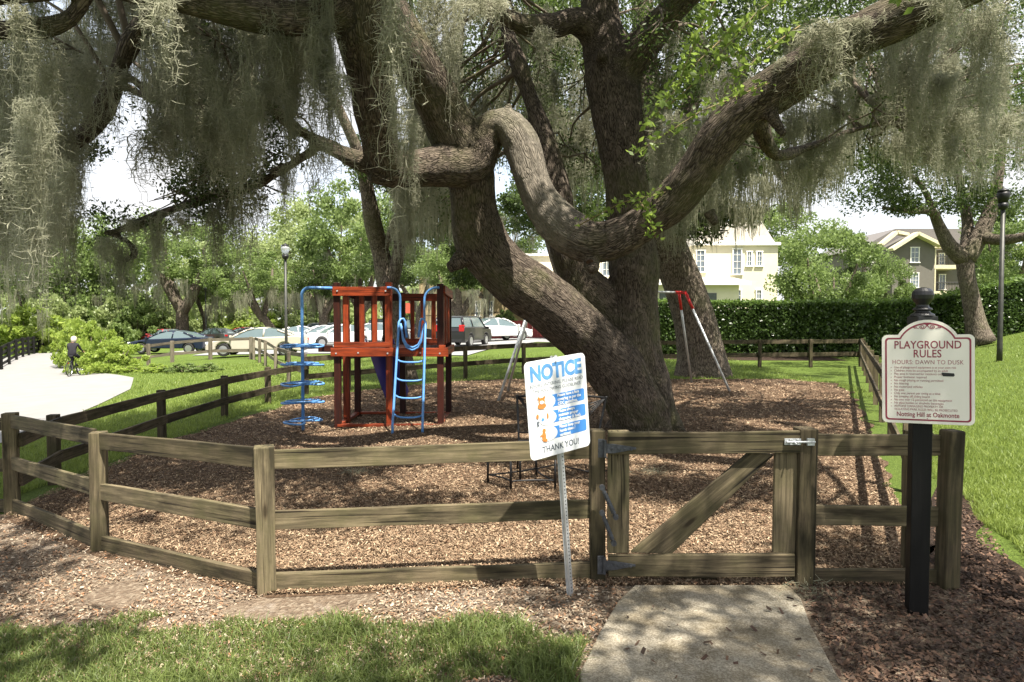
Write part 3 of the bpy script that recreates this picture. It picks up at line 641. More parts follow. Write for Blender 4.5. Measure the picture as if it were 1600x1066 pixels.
# bright young sprays near the hooked limb
YT = plain('young twig bark', (.16, .12, .05), .7); CS = []
for px0, py0, d0, px1, py1, d1, n in [(1150, 40, 6.6, 1010, 200, 6.2, 22), (1200, 130, 7.2, 985, 245, 6.9, 18), (1130, -20, 6.4, 1060, 130, 6.2, 22), (1240, -20, 6.6, 1120, 90, 6.4, 20), (1000, 315, 8.6, 1025, 372, 8.4, 12), (1420, -20, 5.6, 1405, 12, 5.6, 5), (905, 352, 8.7, 1040, 300, 8.5, 12), (1040, 170, 6.6, 1190, 60, 6.7, 14), (1250, 40, 7, 1130, 150, 6.8, 18)]:
    a = P(px0, py0, d0); e = P(px1, py1, d1); ts = MB(); ts.tube([a, a.lerp(e, .5)+Vector((0, 0, .08)), e], [.008, .006, .003], 5); ts.obj('green_twig', YT, oak, True, world=True)
    for i in range(n):
        t = (i+.5)/n; q = a.lerp(e, t)+Vector((0, 0, .32*t*(1-t))); CS.append((*q, .13))
V, Fc = leaves(np.array(CS), 7, .078, g, 2.0); o = bpy.data.objects.new('young_leaves', npmesh('young_leaves', V-np.array(bc), Fc, M['leaf_lit'])); link(o, oak)
# ---- spanish moss on the oak
hung = 0; stuffp = []
def hang(px, py, d, Lpx, kind=None, sx=None, indiv=None):
    global hung
    L = Lpx*d/F; kind = kind or ('long' if L > 1.5 else 'mid' if L > .8 else 'short')
    i = random.randrange(4); s = (sx or random.uniform(.8, 1.25)); sz = L/BL[kind]; p = P(px, py, d); rz = random.uniform(-.5, .5)+(PI if random.random() < .5 else 0)
    if (indiv is None and Lpx > 100 and hung < 96) or (indiv and hung < 96):
        o = bpy.data.objects.new('hanging_moss', BM[kind][i]); link(o, oak, W(oak).inverted() @ (Matrix.Translation(p) @ Matrix.Rotation(rz, 4, 'Z') @ Matrix.Diagonal((s, s, sz, 1)))); hung += 1
    else: stuffp.append(xf(BEARD[kind][i], p, s, sz, rz))
# the ones the eye goes to
for a in [(618, -30, 6.6, 330, 'thin', 1.5), (628, 180, 6.7, 120, 'mid', .7), (612, 20, 6.6, 230, 'thin', 1.6), (640, 215, 6.8, 80, 'short', .9), (512, -20, 7.3, 290, 'long', .6), (528, 110, 7.3, 160, 'thin', 1.8), (516, 60, 7.4, 200, 'long', .5), (258, -20, 5.2, 150, 'thin', 1.2), (22, 0, 5.2, 120, 'thin', .8),
          (55, 150, 5.6, 330, 'long', .7), (40, 230, 5.6, 220, 'thin', 1.6), (60, 60, 5.8, 300, 'long', .8), (95, 250, 6.5, 220, 'long', .8), (72, 300, 7, 180, 'mid', .9), (100, 330, 7.6, 150, 'mid', .8), (165, 370, 10.2, 115, 'long', .9), (188, 380, 10.2, 105, 'long', .9), (218, 340, 10.2, 60, 'short'), (470, 150, 8, 170, 'mid', .9), (490, 215, 8.1, 110, 'thin', 1.6),
          (340, 310, 9.8, 130, 'long', .9), (370, 300, 9.8, 150, 'long', .8), (300, 320, 10, 110, 'mid'), (395, 290, 9.6, 130, 'thin', 1.5), (272, 330, 10.1, 100, 'mid'), (240, 340, 10.2, 140, 'mid'), (350, 200, 9, 180, 'long'), (440, 260, 9.3, 90, 'mid'), (225, 210, 8, 115, 'thin', 1.8), (1280, 50, 6.8, 110, 'short', 1.3), (1310, 30, 6.8, 100, 'short', 1.3), (1490, -10, 6.5, 110, 'mid', 1), (1535, 10, 7.0, 190, 'long', .8), (1560, 0, 7, 230, 'thin', 1.4),
          (700, 0, 9, 170, 'long', .8), (670, -20, 9, 150, 'long', .9), (735, -10, 9.2, 110, 'mid'), (760, -10, 9, 80, 'mid'), (840, 45, 11, 60, 'mid')]:
    hang(a[0], a[1], a[2], a[3], a[4] if len(a) > 4 else None, a[5] if len(a) > 5 else None, True)
# curtains filling down to the envelope
def curtain(n, px0, px1, d0, d1, L0, L1, ytop=-60, gap=None):
    for _ in range(n):
        px = random.uniform(px0, px1); e = envy(px); L = random.uniform(L0, L1); b_ = e-abs(random.gauss(0, .32))*(e-ytop-L*.5)
        if b_-L > e: continue
        d = random.uniform(d0, d1)
        if gap and gap(px, b_): continue
        hang(px, b_-L, d, L)
curtain(84, -60, 130, 6.5, 12, 90, 260)
curtain(80, 130, 500, 7, 12, 70, 190)
curtain(40, 240, 430, 9, 12, 60, 160)
curtain(22, 620, 720, 12, 15, 60, 150, 0)
curtain(30, 720, 940, 12.5, 16, 50, 140, 0)
curtain(46, 1020, 1340, 9.5, 14, 60, 150, -20)
curtain(60, 1380, 1620, 8.5, 13, 60, 170, -30)
for k in range(46):   # tufts lying on and hanging from the hooked limb
    t = random.uniform(.62, .97); q = LIMBS['D'][int(t*len(LIMBS['D']))]; pp = q[0]+Vector((random.uniform(-.2, .2), -q[1]*.6, q[1]*random.uniform(.1, 1.0)))
    a, b_ = proj(pp); hang(a, b_, pp.y, random.uniform(20, 65), 'short', .8, False)
for k in range(12):
    q = random.choice(LIMBS['B']+LIMBS['A'][-40:]+LIMBS['C'][:10]); pp = q[0]+Vector((random.uniform(-q[1], q[1]), 0, 0)); a, b_ = proj(pp); hang(a, b_, pp.y, random.uniform(40, 90), 'short', .7, False)
V, Fc = merge(stuffp); o = bpy.data.objects.new('moss_curtain', npmesh('moss_curtain', V-np.array(bc), Fc, M['moss'])); link(o, oak); o['kind'] = 'stuff'
print('moss faces', len(Fc), 'indiv', hung)
# ------------------------------------------------------------------ other trees
CV = {}
def crownvar(key, n, leaf, k, seed, flat=.8, size=.2, mat='leaf'):
    g = np.random.default_rng(seed); C = []
    for i in range(k):
        d = g.normal(0, 1, 3); d /= np.linalg.norm(d); d[2] = d[2]*.9+.1; rr = g.uniform(.35, .95)**.6
        C.append((*(d*rr*np.array([1, 1, flat])), g.uniform(.14, .30)))
    V, Fc = leaves(np.array(C), n, size, g, 1.8); CV[key] = npmesh('crown', V, Fc, M[mat]); return CV[key]
for mt in ('leaf', 'leaf_mid', 'leaf_pale', 'leaf_bright'):
    for sd in range(2): crownvar((mt, sd), 260, 0, 60, 20+sd, size=.052, mat=mt)
def mesh_limbs(limbs, name, mat, parent, n=9):
    mb = MB()
    for pts in limbs:
        q = crom(pts, .3); mb.tube([p for p, r in q], [r for p, r in q], n)
    return mb.obj(name, mat, parent, True, world=True)
def tree(px, d, H, R, mt, label, base=None, tr=.25, lean=0, cat='tree', name='oak_tree', moss=0, group=None, flat=.8, fork=3, cx=0, seed=None):
    p = G(px, d); t = thing(name, label, cat, p, 0, group); rnd = random.Random(int(px*7+d))
    cb = base if base is not None else H*.3; cz = (H+cb)/2; ch = (H-cb)/2; cc = p+Vector((lean+cx, 0, cz))
    top = p+Vector((lean*.5, 0, cb*.8)); ls = [[(p-Vector((0, 0, .2)), tr*1.5), (p+Vector((0, 0, cb*.2)), tr), (top, tr*.85)]]
    for k in range(fork):
        a = 2*PI*k/fork+rnd.random(); e = cc+Vector((math.cos(a)*R*.6, math.sin(a)*R*.5, ch*rnd.uniform(-.1, .6))); md = top.lerp(e, .5)+Vector((math.cos(a)*R*.12, 0, rnd.uniform(-.2, .2)*ch))
        ls.append([(top-Vector((0, 0, .3)), tr*.75), (md, tr*.45), (e, tr*.12)])
    mesh_limbs(ls, 'trunk', M['bark_far'], t)
    for s in range(1):
        o = bpy.data.objects.new('crown', CV[(mt, rnd.randrange(2))])
        link(o, t, Matrix.Translation(cc-p) @ Matrix.Rotation(rnd.random()*6, 4, 'Z') @ Matrix.Diagonal((R, R, ch/flat if False else ch*1.15, 1)))
    if moss:
        prt = []
        for k in range(moss):
            a = rnd.random()*2*PI; rr = R*rnd.uniform(.3, .95); q = (lean+cx+math.cos(a)*rr, math.sin(a)*rr, cb+ch*rnd.uniform(.1, .8)); prt.append(xf(FARB[rnd.randrange(4)], q, rnd.uniform(.7, 1.3), rnd.uniform(.5, 1.1), rnd.random()*6))
        V, Fc = merge(prt); o = bpy.data.objects.new('moss_curtain', npmesh('moss_curtain', V, Fc, M['moss'])); link(o, t); o['kind'] = 'stuff'
    return t
# second oak, leaning, by the back fence
def custom_tree(name, label, limbs, base, clusters, nl, ls, mat, mossl, leafm='leaf', barkm='bark_far', cat='tree', mk='far'):
    t = thing(name, label, cat, base); mesh_limbs([limb_pts(l) for l in limbs], 'trunk', M[barkm], t, 12)
    g = np.random.default_rng(len(label)); C = []
    for (n, px0, px1, py0, py1, d0, d1, r0, r1) in clusters:
        for _ in range(n):
            p = P(g.uniform(px0, px1), g.uniform(py0, py1), g.uniform(d0, d1)); C.append((p.x, p.y, p.z, g.uniform(r0, r1)))
    V, Fc = leaves(np.array(C), nl, ls, g, 1.9); o = bpy.data.objects.new('crown', npmesh('crown', V-np.array(base), Fc, M[leafm])); link(o, t)
    prt = []
    for (n, px0, px1, y0, y1, d0, d1, L0, L1) in mossl:
        for _ in range(n):
            px = random.uniform(px0, px1); d = random.uniform(d0, d1); py = random.uniform(y0, y1); L = random.uniform(L0, L1); e = envy(px)
            if py+L > e+22: py = e+random.uniform(-30, 22)-L
            prt.append(xf(FARB[random.randrange(4)], P(px, py, d), random.uniform(.6, 1.1), L*d/F/2.4, random.random()*6))
    if prt:
        V, Fc = merge(prt); o = bpy.data.objects.new('moss_curtain', npmesh('moss_curtain', V-np.array(base), Fc, M['moss'])); link(o, t); o['kind'] = 'stuff'
    return t
def limb_pts(l): return [(P(px, py, d), wd/2*d/F) for px, py, d, wd in l]
custom_tree('oak_tree', 'leaning oak trunk behind the swing frame, at the back fence', [
    [(1098, 596, 22.5, 100), (1096, 560, 22.5, 78), (1085, 500, 22.5, 66), (1066, 440, 22.5, 62), (1045, 390, 22.5, 60), (1030, 330, 22.5, 56), (1015, 240, 22.5, 48), (1010, 120, 22.5, 40), (1000, -60, 22.5, 30)],
    [(1045, 390, 22.5, 40), (1090, 300, 21, 34), (1160, 240, 20, 26), (1260, 200, 19, 18), (1330, 180, 18, 10)], [(1020, 280, 22.5, 36), (1060, 200, 22, 30), (1120, 90, 22, 24), (1200, 0, 22, 16)], [(1012, 200, 22.5, 30), (960, 100, 22, 24), (880, 60, 21, 18), (800, 60, 20, 10)],
    [(1200, 225, 19.6, 16), (1225, 280, 19.4, 12), (1262, 230, 19, 10)]],
    G(1098, 22.5), [(120, 1000, 1330, -80, 300, 17, 24, .6, 1.1), (30, 1330, 1480, -80, 230, 17, 23, .6, 1.1), (40, 820, 980, 0, 280, 18, 23, .5, .9), (12, 1010, 1120, 280, 360, 19, 22, .4, .7), (10, 1040, 1215, 310, 370, 18, 21, .45, .7)], 420, .11, None,
    [(60, 1020, 1340, 150, 330, 16, 22, 50, 120), (22, 1020, 1240, 270, 330, 16, 21, 50, 90), (16, 840, 950, 150, 280, 18, 22, 60, 120), (28, 1340, 1500, 100, 200, 16, 21, 50, 120)])
custom_tree('oak_tree', 'slim oak forking behind the wooden playset', [
    [(634, 600, 22, 44), (628, 560, 22, 34), (618, 500, 22, 32), (606, 450, 22, 34), (596, 400, 22, 28), (583, 350, 21.5, 28), (574, 300, 21, 22), (560, 240, 20.5, 18), (520, 150, 20, 14)],
    [(607, 455, 22, 28), (622, 400, 22, 20), (628, 350, 22, 18), (640, 290, 22, 14), (680, 180, 22, 12), (720, 60, 22, 8)], [(596, 400, 22, 12), (640, 300, 21, 10), (690, 260, 20, 6)]],
    G(634, 22), [(18, 610, 720, 180, 400, 20, 25, .5, .9), (60, 640, 900, -60, 260, 19, 25, .6, 1.0), (8, 560, 620, 180, 290, 20, 23, .4, .6), (10, 690, 770, 370, 440, 20, 24, .4, .7)], 420, .11, None,
    [(34, 620, 715, 250, 330, 18, 22, 60, 130), (24, 740, 930, 100, 240, 17, 22, 60, 140), (14, 640, 760, 60, 200, 19, 22, 60, 120)])
custom_tree('oak_tree', 'spreading oak on the grass slope before the hedge, above the rules sign', [
    [(1532, 535, 29, 44), (1526, 510, 29, 31), (1518, 470, 29, 25), (1510, 430, 29, 24), (1508, 402, 29, 26)], [(1508, 405, 29, 28), (1484, 385, 29, 22), (1466, 350, 29, 16), (1455, 330, 28.5, 14), (1420, 330, 28, 9), (1380, 325, 27.5, 5)], [(1508, 405, 29, 30), (1530, 370, 29, 26), (1548, 330, 29, 20), (1560, 280, 29, 14), (1570, 200, 29, 10)],
    [(1535, 370, 29, 20), (1562, 375, 28, 16), (1600, 370, 27, 14), (1660, 350, 26, 10)], [(1508, 400, 29, 20), (1512, 350, 29.5, 16), (1500, 290, 30, 12), (1480, 200, 30, 8)], [(1466, 350, 29, 10), (1440, 290, 29, 8), (1400, 260, 29, 5)]],
    G(1530, 29), [(26, 1340, 1480, 230, 330, 26, 31, .6, 1.1), (60, 1400, 1680, -40, 290, 24, 32, .7, 1.4), (12, 1480, 1600, 280, 340, 27, 31, .6, 1.0)], 380, .13, None,
    [(30, 1400, 1600, 120, 230, 22, 28, 60, 110), (8, 1480, 1600, 230, 320, 26, 29, 30, 60)])
# ------------------------------------------------------------------ fences
def fence(name, label, pts, rails, rh, pw, ph, mat, face=-1, extra_posts=None, cat='fence', sink=.3, rt=.04, skip_first=False, pm=None):
    """pts: (x,y) post positions; rails: heights of rail centres; face: which side of the posts the rails sit"""
    b = Vector((pts[0][0], pts[0][1], gz(*pts[0]))); t = thing(name, label, cat, b)
    for i, (x, y) in enumerate(pts):
        a = pts[max(i-1, 0)]; c = pts[min(i+1, len(pts)-1)]; dr = Vector((c[0]-a[0], c[1]-a[1], 0)).normalized(); z = gz(x, y); h = ph[i] if hasattr(ph, '__len__') else ph
        if not (skip_first and i == 0):
            ln = random.uniform(-.012, .012)
            plank('post', (x, y, z-sink), (x+ln, y, z+h), pw, pw, pm or mat, t, up=dr, bevel=.008)
    for i in range(len(pts)-1):
        a = Vector((*pts[i], gz(*pts[i]))); c = Vector((*pts[i+1], gz(*pts[i+1]))); dr = (c-a); dr.z = 0; dr.normalize(); nn = Vector((-dr.y, dr.x, 0))*(pw/2+rt/2+.002)*(-face if face else 0)
        for r in rails:
            sg = random.uniform(-.01, .01)
            plank('rail', a+nn+Vector((0, 0, r))+dr*(.004*(i % 2)), c+nn+Vector((0, 0, r+sg))-dr*.004, rt, rh, mat, t, bevel=.004)
    return t
FP = [(-5.43, 7.36), (-3.62, 5.93), (-1.75, 4.82), (.617, 4.86)]
# front fence: rails butt between the posts, a little set back
def rails_between(t, a, c, hs, rh, mat, off=0, rt=.04, pw=.1):
    a = Vector((*a, gz(*a))); c = Vector((*c, gz(*c))); dr = (c-a).normalized(); nn = Vector((-dr.y, dr.x, 0))*off
    for r in hs:
        plank('rail', a+dr*pw*.45+nn+Vector((0, 0, r)), c-dr*pw*.45+nn+Vector((0, 0, r)), rt, rh, mat, t, bevel=.004, rough=.006)
b0 = Vector((FP[1][0], FP[1][1], gz(*FP[1])))
ff = thing('wooden_fence', 'weathered three rail fence across the foreground, angling away on the left', 'fence', b0)
for (x, y), h, s in zip(FP, (1.09, 1.05, 1.06, 1.10), (.13, .125, .135, .105)):
    plank('post', (x, y, gz(x, y)-.3), (x+random.uniform(-.015, .01), y+.01, gz(x, y)+h), s, s, M['wood'], ff, up=(1, .35, 0) if x < -1 else (1, 0, 0), bevel=.009, rough=.008)
rails_between(ff, FP[0], FP[1], (1.0, .55, .09), .14, M['wood'], .0, pw=.13)
rails_between(ff, FP[1], FP[2], (.975, .53, .07), .145, M['wood'], .0, pw=.13)
rails_between(ff, FP[2], FP[3], (.965, .53, .08), .135, M['wood'], .0, pw=.12)
rails_between(ff, (-6.6, 7.55), FP[0], (.97, .52, .08), .14, M['wood'], .0, pw=.12)
# section right of the gate
rf = thing('wooden_fence', 'fence from the gate latch post, turning back along the right side', 'fence', (2.07, 4.79, 0))
plank('post', (2.065, 4.80, -.3), (2.075, 4.80, 1.125), .135, .13, M['wood'], rf, up=(1, 0, 0), bevel=.009)
plank('post', (3.055, 4.74, -.3), (3.07, 4.74, 1.12), .118, .118, M['wood'], rf, up=(1, .1, 0), bevel=.014)
plank('post', (2.99, 5.06, -.3), (2.99, 5.06, 1.06), .10, .10, M['wood'], rf, up=(1, 0, 0))
plank('rail', (2.14, 4.80, 1.005), (3.01, 4.78, 1.005), .04, .15, M['wood'], rf); plank('rail', (2.14, 4.80, .505), (3.01, 4.78, .50), .04, .145, M['wood'], rf); plank('rail', (2.14, 4.80, .06), (3.01, 4.78, .06), .04, .12, M['wood'], rf)
RF = [(3.0+(y-4.7)*.4865, y) for y in (4.95, 7.4, 9.9, 12.4, 14.9, 17.4, 19.9, 22.4, 24.4, 26.0)]
for i, (x, y) in enumerate(RF[1:]):
    plank('post', (x, y, gz(x, y)-.3), (x, y, gz(x, y)+1.08), .1, .1, M['wood'], rf, up=(1, 2, 0))
for i in range(len(RF)-1):
    a, c = RF[i], RF[i+1]
    for r in (.99, .5):
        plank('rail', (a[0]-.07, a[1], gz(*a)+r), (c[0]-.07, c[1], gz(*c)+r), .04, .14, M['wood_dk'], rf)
LF = [(-5.43, 7.36), (-5.87, 8.7), (-6.18, 12.0), (-6.26, 14.8), (-6.1, 17.0), (-5.75, 19.0)]
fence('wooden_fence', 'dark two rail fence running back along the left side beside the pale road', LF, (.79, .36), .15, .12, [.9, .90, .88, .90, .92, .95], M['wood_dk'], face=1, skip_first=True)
BF = [(-5.75, 19.0), (-4.75, 19.8), (-3.3, 21.0), (-1.5, 22.0), (.4, 23.0), (2.4, 24.0), (4.9, 24.8), (7.0, 25.2), (9.3, 25.6), (11.3, 25.8), (13.3, 26.0)]
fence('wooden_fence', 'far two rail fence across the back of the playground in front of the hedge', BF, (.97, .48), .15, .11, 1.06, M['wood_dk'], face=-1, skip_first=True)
# ------------------------------------------------------------------ gate
gt = thing('wooden_gate', 'weathered wooden gate with one diagonal brace, at the end of the concrete path', 'gate', (.66, 4.80, .08))
z0 = lambda py, d=4.79: 1.9-(py-497)*d/F
plank('top_rail', (X(951, 4.755), 4.755, z0(692)), (X(1252, 4.755), 4.755, z0(690)), .04, .155, M['wood'], gt, rough=.008)
plank('bottom_rail', (X(952, 4.755), 4.755, z0(885)), (X(1246, 4.755), 4.755, z0(884)), .04, .155, M['wood'], gt, rough=.008)
plank('stile', (X(968, 4.80), 4.80, z0(868)), (X(967, 4.80), 4.80, z0(673.5)), .04, .152, M['wood'], gt, up=(1, 0, 0))
plank('stile', (X(1229, 4.80), 4.80, z0(868)), (X(1231, 4.80), 4.80, z0(705)), .04, .158, M['wood'], gt, up=(1, 0, 0))
mb = MB()
q = [(986, 864), (1050, 866), (1210, 711), (1172, 707)]; d1, d2 = 4.782, 4.822
V = [P(a, b_, d1) for a, b_ in q]+[P(a, b_, d1)+Vector((0, d2-d1, 0)) for a, b_ in q]
org = P(990, 866, d1); e1 = (P(1190, 700, d1)-org).normalized(); e2 = Vector((0, 1, 0)).cross(e1).normalized(); Mb = Matrix(((e1.x, 0, e2.x, org.x), (e1.y, 1, e2.y, org.y), (e1.z, 0, e2.z, org.z), (0, 0, 0, 1)))
Mi = Mb.inverted(); mb.add([Mi @ p for p in V], [(0, 1, 2, 3), (7, 6, 5, 4), (0, 4, 5, 1), (1, 5, 6, 2), (2, 6, 7, 3), (3, 7, 4, 0)])
mb.obj('brace', M['wood'], gt, M=W(gt).inverted() @ Mb, bevel=.004)
def strap_hinge(py):
    mb = MB(); y = 4.728; x0 = X(946, y); z = z0(py, y)
    mb.prism([(x0+.01, z-.035), (x0+.07, z-.033), (x0+.20, z-.008), (x0+.215, z-.008), (x0+.22, z), (x0+.215, z+.008), (x0+.20, z+.010), (x0+.07, z+.030), (x0+.01, z+.035)], 'y', y-.004, y+.004)
    mb.tube([(x0, y-.008, z-.06), (x0, y-.008, z+.06)], .011, 8); mb.box((x0-.024, y+.008, z), (.045, .008, .13))
    for k in range(4): mb.lathe([(.0, -.006), (.011, -.004), (.008, .006), (0, .008)], (0, 0, 0), 8) if False else mb.box((x0+.05+.045*k, y-.007, z-.002*k), (.014, .007, .014))
    for k in (-.045, .045): mb.box((x0-.028, y+.001, z+k), (.012, .008, .012))
    return mb.obj('hinge', M['hinge'], gt, world=True, bevel=.0015)
strap_hinge(702); strap_hinge(888)
def closer(x0, y0, x1, y1):
    a, c = P(x0, y0, 4.715), P(x1, y1, 4.70); mb = MB(); mb.tube([a, a.lerp(c, .12), a.lerp(c, .13), a.lerp(c, .87), a.lerp(c, .88), c], [.010, .010, .015, .015, .010, .010], 10)
    for e in (a, c):
        mb.tube([e+Vector((0, -.012, 0)), e+Vector((0, .018, 0))], .020, 10)
    for k in range(9):
        p = a.lerp(c, .16+.68*k/8); dd = (c-a).normalized(); mb.tube([p-dd*.003, p+dd*.003], .017, 10)
    mb.obj('spring_closer', M['hinge'], gt, world=True, smooth=False)
closer(941, 762, 962, 808); closer(941, 802, 959, 849)
mb = MB(); y = 4.712; a, c = X(1232, y), X(1278, y); z = z0(692, y)
mb.box(((a+c)/2-.055, y+.014, z), (.115, .006, .045)); mb.tube([(a-.003, y, z), (c-.005, y, z)], .0085, 8); mb.box((c-.035, y+.006, z), (.05, .02, .05)); mb.box((a+.03, y+.004, z), (.018, .018, .04)); mb.box((a+.08, y+.004, z), (.018, .018, .04)); mb.tube([(a+.055, y, z), (a+.055, y-.03, z-.01)], .006, 6)
mb.obj('bolt_latch', M['galv'], gt, world=True, bevel=.002)
o = plank('threshold_board', (X(948, 4.95), 4.93, .03), (X(1120, 4.9), 4.84, .045), .05, .045, M['wood_dk'], None); tag(o, 'loose length of weathered timber lying under the gate', 'board')
# ------------------------------------------------------------------ lettering
def text(body, size, mat, parent, Mx, name='lettering', sx=1.0, bold=0.0, align='CENTER', space=1.0, ex=.0004, label=None, shear=0):
    cu = bpy.data.curves.new('t', 'FONT'); cu.body = body; cu.size = size; cu.align_x = align; cu.align_y = 'CENTER'; cu.extrude = ex; cu.offset = bold; cu.space_character = space; cu.shear = shear; cu.resolution_u = 3
    o = bpy.data.objects.new('t', cu); S.collection.objects.link(o); dg = bpy.context.evaluated_depsgraph_get(); dg.update()
    me = bpy.data.meshes.new_from_object(o.evaluated_get(dg)); bpy.data.objects.remove(o); bpy.data.curves.remove(cu)
    me.transform(Matrix.Diagonal((sx, 1, 1, 1))); me.materials.clear(); me.materials.append(mat); me.name = name
    ob = bpy.data.objects.new(name, me); link(ob, parent, Mx); 
    if label: ob['label'] = label
    return ob
RX = Matrix.Rotation(PI/2, 4, 'X')
def rrect(w_, h, r, n=6):
    out = []
    for cx, cz, a0 in ((w_/2-r, h/2-r, 0), (-w_/2+r, h/2-r, 90), (-w_/2+r, -h/2+r, 180), (w_/2-r, -h/2+r, 270)):
        for k in range(n+1): a = math.radians(a0+90*k/n); out.append((cx+r*math.cos(a), cz+r*math.sin(a)))
    return out
def ell(cx, cz, rx, rz, n=20): return [(cx+rx*math.cos(2*PI*k/n), cz+rz*math.sin(2*PI*k/n)) for k in range(n)]
def flat(name, poly, mat, parent, y=-.0045, th=.0012, label=None):
    o = MB().prism(poly, 'y', y, y+th).obj(name, mat, parent)
    if label: o['label'] = label
    return o
# NOTICE sign
ns = thing('notice_sign', 'white notice board with blue bands on a leaning metal post before the fence', 'sign', G(893, 4.60))
a = Vector(G(893, 4.60)); top = P(866, 556, 4.47)
dr = (top-a).normalized(); s1 = dr.cross(Vector((0, 1, 0))).normalized()
mb = MB(); Lp = (top-a).length
prof = [(-.024, .010), (-.024, .014), (-.012, .014), (-.010, -.010), (.010, -.010), (.012, .014), (.024, .014), (.024, .010), (.015, .010), (.013, -.014), (-.013, -.014), (-.015, .010)]
V = []; k = len(prof)
for t in (0, Lp+.15): V += [(x, y, t-.15) for x, y in prof]
mb.add(V, [(i, (i+1) % k, (i+1) % k+k, i+k) for i in range(k)]+[tuple(range(k-1, -1, -1)), tuple(range(k, 2*k))])
fy = dr.cross(s1)*-1; s1n = fy.cross(dr)*-1
yaw = math.radians(-34)
Mp = Matrix.Translation(a) @ dr.to_track_quat('Z', 'Y').to_matrix().to_4x4()
# keep the post's flange facing the camera
e = dr; xax = Vector((math.cos(-yaw), math.sin(-yaw), 0)); xax = (xax-e*xax.dot(e)).normalized(); yax = e.cross(xax)
Mp = Matrix(((xax.x, yax.x, e.x, a.x), (xax.y, yax.y, e.y, a.y), (xax.z, yax.z, e.z, a.z), (0, 0, 0, 1)))
mb.obj('post', M['galv'], ns, M=W(ns).inverted() @ Mp)
holes = MB()
for i in range(int(Lp/.0254)): holes.prism([(.0045*math.cos(t*PI/3), .02+i*.0254+.0045*math.sin(t*PI/3)) for t in range(6)], 'y', -.0155, -.0148)
holes.obj('post_holes', plain('dark hole', (.03, .03, .035), .8), ns, M=W(ns).inverted() @ Mp)
cen = P(872, 634, 4.46); Mn = Matrix(((xax.x, yax.x, e.x, cen.x), (xax.y, yax.y, e.y, cen.y), (xax.z, yax.z, e.z, cen.z), (0, 0, 0, 1)))
pn = MB().prism(rrect(.500, .640, .035), 'y', -.0035, .0).obj('panel', M['sign_white'], ns, M=W(ns).inverted() @ Mn, bevel=.001)
def T(x, z, y=-.0042): return Matrix.Translation((x, y, z)) @ RX
text('NOTICE', .135, M['sign_blue2'], pn, T(0, .232), bold=.006, sx=.87, space=.98)
text('BEFORE ENTERING, PLEASE READ', .030, M['sign_grey'], pn, T(0, .157), sx=.92, space=1.08)
text('THE FOLLOWING GUIDELINES', .030, M['sign_grey'], pn, T(0, .122), sx=.92, space=1.05)
text('THANK YOU!', .058, M['sign_grey'], pn, T(.0, -.268), sx=.87, bold=.0008)
BT = ['Please have a face\ncovering as per the\nCDC guidelines.', 'Please always\nmaintain proper\ndistancing (6 feet).', 'Please keep your\nhands clean /\nsanitized.']
for i, zc in enumerate((.042, -.063, -.168)):
    flat('blue_band', [(x+.075, z+zc) for x, z in rrect(.30, .080, .014)], M['sign_blue'], pn)
    flat('white_disc', ell(-.095, zc, .072, .048), M['sign_white'], pn, -.006)
    text(BT[i], .0275, M['sign_white'], pn, T(-.005, zc+.0, -.0062), align='LEFT', bold=.0008, sx=.92)
def icon(parts):
    for name, pl, mt, y in parts: flat(name, pl, mt, pn, y)
z = .042; icon([('bear_picture', ell(-.135, z-.020, .034, .020), M['orange'], -.0074), ('bear_picture', ell(-.135, z+.012, .026, .024), M['orange'], -.0080), ('bear_picture', ell(-.157, z+.034, .009, .009, 10), M['orange'], -.0086), ('bear_picture', ell(-.113, z+.034, .009, .009, 10), M['orange'], -.0086), ('mask_picture', ell(-.135, z+.004, .016, .011), M['sign_white'], -.0092)])
z = -.063; icon([('small_figure_picture', ell(-.175, z+.022, .010, .016), M['orange'], -.0074), ('small_figure_picture', ell(-.175, z-.034, .012, .013, 3), M['sign_grey'], -.0074), ('small_figure_picture', ell(-.175, z-.016, .009, .008, 12), M['sign_grey'], -.0080), ('spacing_arrow_picture', ell(-.135, z-.004, .014, .014, 4), M['sign_blue2'], -.0074), ('small_figure_picture', ell(-.095, z+.012, .008, .020), M['orange'], -.0074)])
z = -.168; icon([('bear_picture', ell(-.135, z-.012, .017, .034), M['orange'], -.0074), ('bear_picture', ell(-.132, z+.028, .014, .014), M['orange'], -.0080), ('bear_picture', ell(-.150, z-.002, .016, .006), M['orange'], -.0086), ('bear_picture', ell(-.122, z-.038, .012, .010), M['orange'], -.0092)])
blt = MB(); [blt.lathe([(0, -.001), (.006, -.001), (.005, .003), (0, .004)], (0, 0, 0), 8) for _ in range(0)]
for zz in (.295, -.255): blt.prism(ell(0, zz, .007, .007, 8), 'y', -.010, -.0035)
blt.obj('bolt', M['galv'], pn)
# PLAYGROUND RULES sign
rs = thing('rules_sign', 'cream playground rules board with maroon border and arched top on black post', 'sign', G(1444, 4.29))
bx, by = G(1447, 4.29).x, 4.33
plank('post', (bx, by, -.3), (bx, by, 1.86), .112, .112, M['post_black'], rs, up=(1, -.3, 0), bevel=.006, rough=.002)
fin = MB(); fin.box((bx, by, 1.885), (.125, .125, .05)); fin.lathe([(.072, 1.91), (.066, 1.925), (.045, 1.935), (.040, 1.945), (.058, 1.952), (.052, 1.962), (.036, 1.970), (.034, 1.985), (.046, 2.0), (.060, 2.022), (.064, 2.045), (.058, 2.068), (.040, 2.086), (.012, 2.094)], (bx, by, 0), 20)
fin.obj('ball_finial', plain('black finial', (.012, .012, .013), .4, 0, .2), rs, smooth=False, world=True, bevel=.004)
yw = math.radians(-26); cr = P(1449, 591, 4.23)
Mr = Matrix.Translation(cr) @ Matrix.Rotation(yw, 4, 'Z') @ Matrix.Rotation(math.radians(-1.2), 4, 'Y')
